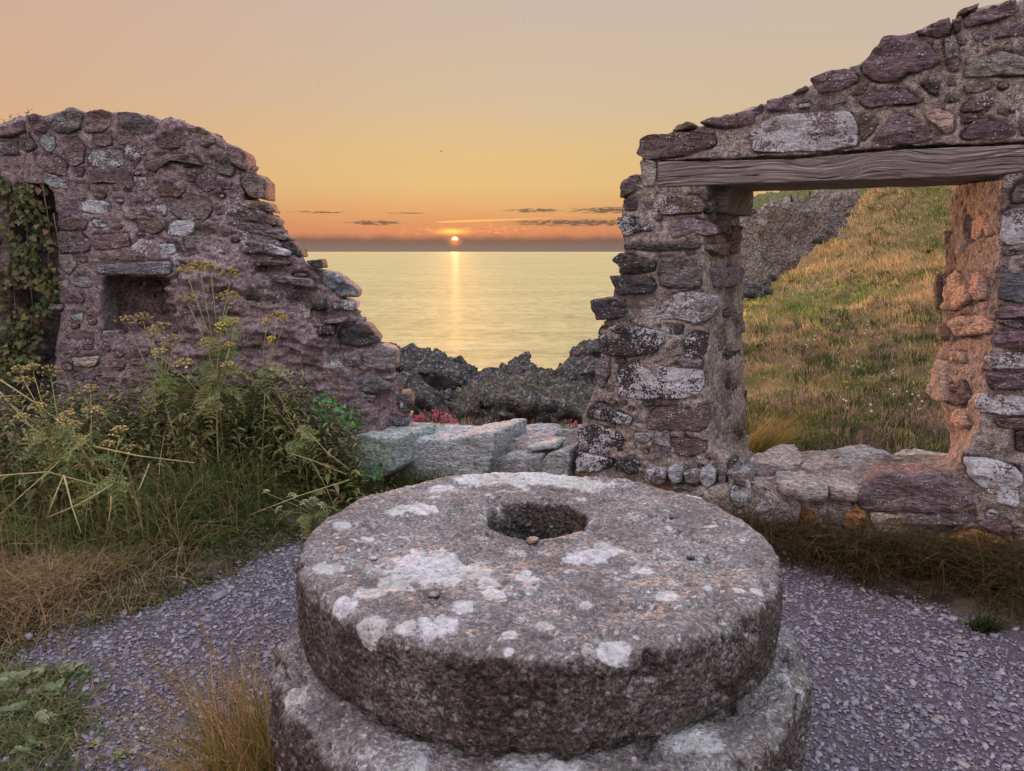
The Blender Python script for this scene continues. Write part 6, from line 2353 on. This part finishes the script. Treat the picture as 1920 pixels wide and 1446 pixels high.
PLT = [plantain_leaf(k, c) for k, c in enumerate([(0.20, 0.26, 0.12), (0.26, 0.30, 0.17), (0.15, 0.21, 0.10), (0.30, 0.31, 0.20)])]
for k, (px_, py_, nl, sz, lab) in enumerate([
    (35, 1285, 13, 0.085, 'broad-leaved rosette at the left frame edge, topmost of the weeds on the gravel'),
    (92, 1308, 12, 0.075, 'broad-leaved rosette with its leaves reaching furthest right over the gravel'),
    (22, 1345, 12, 0.08, 'broad-leaved rosette at the left frame edge in the middle of the weed patch'),
    (88, 1362, 12, 0.07, 'low rosette of grey-green leaves in the middle of the weed patch'),
    (55, 1410, 10, 0.06, 'small rosette near the lower left corner of the weed patch'),
    (118, 1395, 10, 0.05, 'small rosette at the lower right end of the weed patch'),
    (222, 1420, 9, 0.035, 'tiny pale weed standing alone on the gravel near the bottom edge'),
    (178, 1398, 8, 0.03, 'tiny weed on the gravel between the weed patch and the pale weed'),
    (440, 1062, 9, 0.04, 'little bright weed on the edge of the gravel left of the millstone'),
    (300, 1105, 9, 0.04, 'little weed where the dry grass meets the gravel'),
    (1810, 1172, 7, 0.04, 'dark weed flat on the gravel beside the lone tuft at the right'),
    (135, 1262, 9, 0.06, 'flat weed rosette under the dry grass, upper right of the weed patch')]):
    c_ = at_height(px_, py_, 0.006)
    sz *= 0.62
    nl = int(nl * 2.4)
    t_ = thing('weed_rosette', tuple(c_), lab, 'weed', 'broad-leaved weeds on the gravel')
    for j in range(nl):
        o_ = bpy.data.objects.new('leaf', PLT[int(RNG.integers(4))])
        o_.parent = t_
        o_.location = (RNG.normal(0, sz * 0.5), RNG.normal(0, sz * 0.4), 0.004)
        o_.rotation_euler = (RNG.uniform(-0.4, 0.4), RNG.uniform(-0.6, 0.05), j * 2.4 + RNG.uniform(-0.4, 0.4))
        q_ = sz * RNG.uniform(0.7, 1.25)
        o_.scale = (q_, q_, q_)
        col.objects.link(o_)

# short grass and clover round the rosettes at the lower left
n = 5200
pc = np.array([at_height(x, y, 0.0)[:2] for x, y in zip(RNG.normal(45, 62, n), RNG.normal(1345, 62, n))])
okp = (fbm(np.stack([pc[:, 0] * 9, pc[:, 1] * 9, pc[:, 0] * 0 + 6], 1), 2) > -0.15)
pc = pc[okp]
n = len(pc)
cc = pick([(0.17, 0.23, 0.09), (0.24, 0.28, 0.12), (0.12, 0.17, 0.07), (0.40, 0.32, 0.18)], n)
bl = blades(np.stack([pc[:, 0], pc[:, 1], terr(pc[:, 0], pc[:, 1])], 1), RNG.uniform(0.02, 0.07, n), RNG.uniform(0, 2 * PI, n), RNG.uniform(0.4, 1.5, n), RNG.uniform(0.003, 0.009, n), cc * 0.7, cc)
link('grass', mesh_np('grass', bl[0], bl[1], bl[2]), M_GRASS, kind='stuff')

# straws fallen on the gravel
acc = Acc()
for x0, y0, x1, y1 in [(165, 1230, 112, 1302), (285, 1315, 250, 1345), (190, 1325, 140, 1330), (235, 1210, 232, 1232), (328, 1165, 345, 1172), (470, 1085, 478, 1078), (500, 1175, 540, 1190), (58, 1340, 52, 1372),
                       (1560, 1220, 1590, 1228), (1655, 1300, 1672, 1306), (1720, 1190, 1745, 1192)]:
    a_, b_ = at_height(x0, y0, 0.018), at_height(x1, y1, 0.022)
    tube(acc, [a_, (a_ + b_) / 2 + np.array([0.004, 0.003, 0.004]), b_], 0.0016, 0.001, 4, (0.42, 0.34, 0.22))
link('fallen_straw', acc.mesh('fallen_straw'), M_STEM, kind='stuff')


# ---- pink thrift behind the threshold
def pom(seed, c):
    r_ = np.random.default_rng(seed)
    acc_ = Acc()
    st = RNG
    for _ in range(16):
        o_ = r_.normal(0, 1, 3)
        o_ = o_ / np.linalg.norm(o_) * 0.0085
        blob(acc_, o_ + np.array([0, 0, 0.0]), 0.0042, np.array(c) * r_.uniform(0.75, 1.25))
    tube(acc_, [np.array([0.004, 0, -0.09]), np.array([0, 0, -0.04]), np.array([0, 0, 0])], 0.001, 0.001, 3, (0.12, 0.15, 0.05))
    me_ = acc_.mesh('flower')
    me_.materials.append(M_FLOWER)
    return me_


POM = [pom(1, (0.75, 0.16, 0.28)), pom(2, (0.62, 0.13, 0.26)), pom(3, (0.80, 0.30, 0.36))]
for lab, cx_, cy_, Yq, n_, w_, hh in [('pink thrift in flower at the back left corner of the threshold', 812, 800, 5.65, 110, 0.17, 0.12), ('tiny thrift cushion with few pink flowers at the foot of the pillar', 1068, 802, 5.0, 8, 0.06, 0.06)]:
    c_ = at_depth(cx_, cy_, Yq)
    t_ = thing('thrift', tuple(c_), lab, 'wildflower')
    m_ = 500 if n_ > 20 else 160
    a = RNG.uniform(0, 2 * PI, m_)
    r1 = w_ * np.sqrt(RNG.uniform(0, 1, m_))
    c = pick([(0.16, 0.22, 0.06), (0.10, 0.16, 0.05)], m_)
    bl = blades(np.stack([np.cos(a) * r1, np.sin(a) * r1 * 0.5, np.full(m_, -0.03)], 1), RNG.uniform(0.03, 0.09, m_), a, RNG.uniform(0.2, 0.8, m_), np.full(m_, 0.004), c * 0.7, c)
    o_ = bpy.data.objects.new('leaf_cushion', mesh_np('leaf_cushion', *bl))
    o_['kind'] = 'stuff'
    o_.data.materials.append(M_GRASS)
    o_.parent = t_
    col.objects.link(o_)
    for _ in range(n_):
        x = RNG.uniform(-w_, w_)
        o_ = bpy.data.objects.new('flower', POM[int(RNG.integers(3))])
        o_.parent = t_
        o_.location = (x, RNG.uniform(-0.08, 0.08), hh * (1.05 - (x / w_) ** 2 * 0.6) * RNG.uniform(0.3, 1.0))
        s_ = RNG.uniform(0.55, 0.95)
        o_.scale = (s_, s_, s_)
        o_.rotation_euler = (RNG.uniform(-0.4, 0.4), RNG.uniform(-0.4, 0.4), RNG.uniform(0, 6))
        col.objects.link(o_)
# grasses standing behind the threshold
n = 700
bx = RNG.uniform(-0.75, 0.75, n)
by = wall_y(bx) + RNG.uniform(0.55, 0.9, n)
cc = pick(STRAW + GREENS, n)
bl = blades(np.stack([bx, by, np.full(n, 0.18)], 1), RNG.uniform(0.08, 0.22, n), RNG.uniform(0, 2 * PI, n), RNG.uniform(0.1, 0.6, n), RNG.uniform(0.002, 0.004, n), cc * 0.7, cc)
link('grass', mesh_np('grass', bl[0], bl[1], bl[2]), M_GRASS, kind='stuff')
# sprigs on top of the left wall
acc = Acc()
for x0, y0, x1, y1 in [(14, 236, 8, 226), (18, 236, 18, 218), (48, 220, 50, 210), (45, 222, 36, 217), (20, 238, 26, 222), (52, 219, 54, 209), (340, 232, 344, 226)]:
    a_, b_ = PL.hit(x0, y0, -0.1), PL.hit(x1, y1, -0.1)
    tube(acc, [a_, b_], 0.0012, 0.001, 3, (0.12, 0.10, 0.06))
    for _ in range(5):
        blob(acc, b_ + RNG.normal(0, 0.006, 3), 0.004, (0.13, 0.09, 0.06))
link('wall_sprigs', acc.mesh('wall_sprigs'), M_STEM, kind='stuff')

# ================================================================== HILL GRASS
def hill_grass(n, ymin, ymax, xr, per, hr, seedz, wmin):
    Y_ = np.exp(RNG.uniform(math.log(ymin), math.log(ymax), n))
    X_ = Y_ * RNG.uniform(*xr, n)
    xe = interp(Y_, [4, 6, 10, 20, 45, 80], [0.5, 1.0, 2.4, 5.9, 20.6, 44])
    ok = X_ > xe
    X_, Y_ = X_[ok], Y_[ok]
    n = len(X_)
    pz = np.stack([X_, Y_, X_ * 0], 1)
    f1 = fbm(pz * 0.55 + seedz, 4, 0.6)
    f2 = fbm(pz * 1.3 + seedz + 7, 3, 0.6)
    lod = np.maximum(Y_ / 12, 1)
    near = Y_ < 14
    GREEN = np.array([(0.10, 0.17, 0.04), (0.20, 0.27, 0.07), (0.36, 0.40, 0.12)])
    BR = np.array([(0.72, 0.52, 0.26), (0.62, 0.42, 0.22), (0.78, 0.60, 0.34), (0.52, 0.36, 0.18)])
    PK = np.array([(0.48, 0.33, 0.30), (0.34, 0.24, 0.22)])
    ledge = np.exp(-((Y_ - 17) / 4.0) ** 2) * smoothstep(0.52 - X_ / Y_, 0, 0.12)
    pg = smoothstep(f1, 0.05, 0.25) * 0.6 + 0.12 + ledge * 0.7 + 0.45 * smoothstep(X_ / Y_, 0.47, 0.56) * (Y_ > 22)
    u_ = RNG.uniform(0, 1, n)
    isg = u_ < pg
    ispk = (~isg) & near & (f2 > 0.05) & (RNG.uniform(0, 1, n) < 0.6)
    ct = np.where(isg[:, None], GREEN[RNG.integers(0, 3, n)], BR[RNG.integers(0, 4, n)])
    ct = np.where(ispk[:, None], PK[RNG.integers(0, 2, n)], ct)
    ct = ct * (1 + ledge[:, None] * 0.4)
    hh = RNG.uniform(*hr, n) * (1 + 0.9 * f2) * np.where(ispk, 0.55, 1) * (1 - 0.6 * ledge)
    spread = 0.10 * lod ** 0.7
    k = per
    bx_ = np.repeat(X_, k) + RNG.normal(0, 1, n * k) * np.repeat(spread, k)
    by_ = np.repeat(Y_, k) + RNG.normal(0, 1, n * k) * np.repeat(spread, k)
    bz_ = terr(bx_, by_) - 0.02
    H = np.repeat(hh * lod ** 0.25, k) * RNG.uniform(0.5, 1.2, n * k)
    C = np.repeat(ct, k, 0) * RNG.uniform(0.7, 1.3, (n * k, 1)) * 1.12
    W = np.maximum(wmin, 0.00075 * np.repeat(Y_, k))
    return blades(np.stack([bx_, by_, bz_], 1), H, RNG.normal(2.8, 1.2, n * k), RNG.uniform(0.2, 0.9, n * k), W, C * 0.65, C, rows=3)


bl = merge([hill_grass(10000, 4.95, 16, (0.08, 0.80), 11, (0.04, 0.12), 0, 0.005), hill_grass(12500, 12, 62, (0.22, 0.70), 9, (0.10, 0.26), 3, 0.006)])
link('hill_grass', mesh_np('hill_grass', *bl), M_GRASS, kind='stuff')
# dark tussocks and low pinkish cushions on the rough ground behind the window
n = 2600
Y_ = np.exp(RNG.uniform(math.log(5.2), math.log(46), n))
X_ = Y_ * RNG.uniform(0.12, 0.8, n)
kind_ = RNG.uniform(0, 1, n) < 0.55
ok = (X_ > interp(Y_, [4, 6, 10, 20], [0.9, 1.2, 2.8, 6.2])) & (fbm(np.stack([X_ * 0.5, Y_ * 0.5, X_ * 0 + 12], 1), 2) > np.where(Y_ < 15, -0.28, 0.10))
X_, Y_, kind_ = X_[ok], Y_[ok], kind_[ok]
k = 52
rad_ = RNG.lognormal(math.log(0.14), 0.45, len(X_)) * (1 + 0.03 * Y_)
a = RNG.uniform(0, 2 * PI, (len(X_), k))
r1 = np.sqrt(RNG.uniform(0, 1, (len(X_), k))) * rad_[:, None]
bx_ = (X_[:, None] + np.cos(a) * r1).ravel()
by_ = (Y_[:, None] + np.sin(a) * r1 * 0.8).ravel()
dome = (0.5 * rad_[:, None] * (1 - (r1 / rad_[:, None]) ** 2)).ravel() * np.repeat(np.where(kind_, 0.7, 0.9), k)
kk = np.repeat(kind_, k)
C = np.where(kk[:, None], pick([(0.045, 0.085, 0.02), (0.08, 0.13, 0.03), (0.13, 0.19, 0.05)], len(bx_)), pick([(0.40, 0.28, 0.26), (0.30, 0.22, 0.20), (0.46, 0.34, 0.28)], len(bx_)))
H = np.where(kk, RNG.uniform(0.05, 0.14, len(bx_)), RNG.uniform(0.05, 0.10, len(bx_)))
W = np.maximum(0.007, 0.0009 * by_)
tb = blades(np.stack([bx_, by_, terr(bx_, by_) + dome - 0.02], 1), H, a.ravel(), RNG.uniform(0.3, 1.0, len(bx_)), W, C * 0.6, C, rows=3)
link('hill_tussocks', mesh_np('hill_tussocks', *tb), M_GRASS, kind='stuff')
# white and yellow flowers of the hill
n = 60
Y_ = np.exp(RNG.uniform(math.log(6), math.log(44), n))
X_ = Y_ * RNG.uniform(0.33, 0.62, n)
f_ = fbm(np.stack([X_ * 0.5, Y_ * 0.35, X_ * 0 + 30], 1), 3)
ok = (X_ > interp(Y_, [4, 6, 10, 20, 45], [1, 1.6, 3, 6.3, 21])) & (f_ > 0.12)
X_, Y_ = X_[ok], Y_[ok]
Z_ = terr(X_, Y_)
acc = Acc()
for x, y, z in zip(X_, Y_, Z_):
    c = (0.62, 0.60, 0.55) if RNG.uniform() < 0.7 else (0.5, 0.38, 0.08)
    for _ in range(3):
        blob(acc, np.array([x, y, z + 0.18]) + RNG.normal(0, 0.02 + 0.002 * y, 3), 0.006 + 0.0011 * y, c)
link('hill_flowers', acc.mesh('hill_flowers'), M_FLOWER, kind='stuff')

# ================================================================== BIRDS far out over the sea
def bird(px_, py_, Yd, span, label, roll):
    c_ = at_depth(px_, py_, Yd)
    t_ = thing('bird', tuple(c_), label, 'bird')
    acc_ = Acc()
    L = span * 0.42
    body = [np.array([t * L - L / 2, 0, 0]) for t in np.linspace(0, 1, 9)]
    V_, F_ = [], []
    for i, p_ in enumerate(body):
        r = 0.07 * span * math.sin(PI * (0.06 + 0.88 * i / 8)) ** 0.8
        for k in range(8):
            V_.append(p_ + np.array([0, math.cos(k * PI / 4) * r, math.sin(k * PI / 4) * r]))
    for i in range(8):
        for k in range(8):
            F_.append((i * 8 + k, i * 8 + (k + 1) % 8, (i + 1) * 8 + (k + 1) % 8, (i + 1) * 8 + k))
    me_ = mesh_np('body', np.array(V_), F_, np.tile((0.06, 0.055, 0.06), (len(V_), 1)))
    o_ = bpy.data.objects.new('body', me_)
    me_.materials.append(M_FLOWER)
    o_.parent = t_
    col.objects.link(o_)
    for s_ in (-1, 1):
        pts = [(0.10, 0.05, 0.02), (0.12, 0.25, 0.12), (-0.02, 0.5, 0.06), (-0.06, 0.25, 0.11), (-0.08, 0.05, 0.02)]
        W_ = np.array([(a * span, b * s_ * span, c * span) for a, b, c in pts])
        W2 = W_ - np.array([0, 0, 0.008 * span])
        V2 = np.concatenate([W_, W2])
        F2 = [(0, 1, 3, 4), (1, 2, 3), (9, 8, 6, 5), (8, 7, 6)] + [(i, i + 5, (i + 1) % 5 + 5, (i + 1) % 5) for i in range(5)]
        me2 = mesh_np('wing', V2, F2, np.tile((0.06, 0.055, 0.06), (10, 1)), False)
        me2.materials.append(M_FLOWER)
        o2 = bpy.data.objects.new('wing', me2)
        o2.parent = t_
        col.objects.link(o2)
    t_.rotation_euler = (roll, 0, RNG.uniform(0, 6))


bird(827, 284, 140, 0.7, 'small dark bird in the sky above the setting sun', 0.5)
bird(985, 42, 160, 0.6, 'tiny bird high in the sky, highest of the birds', 0.9)
bird(598, 156, 190, 0.5, 'faint tiny bird in the sky left of centre', 0.3)
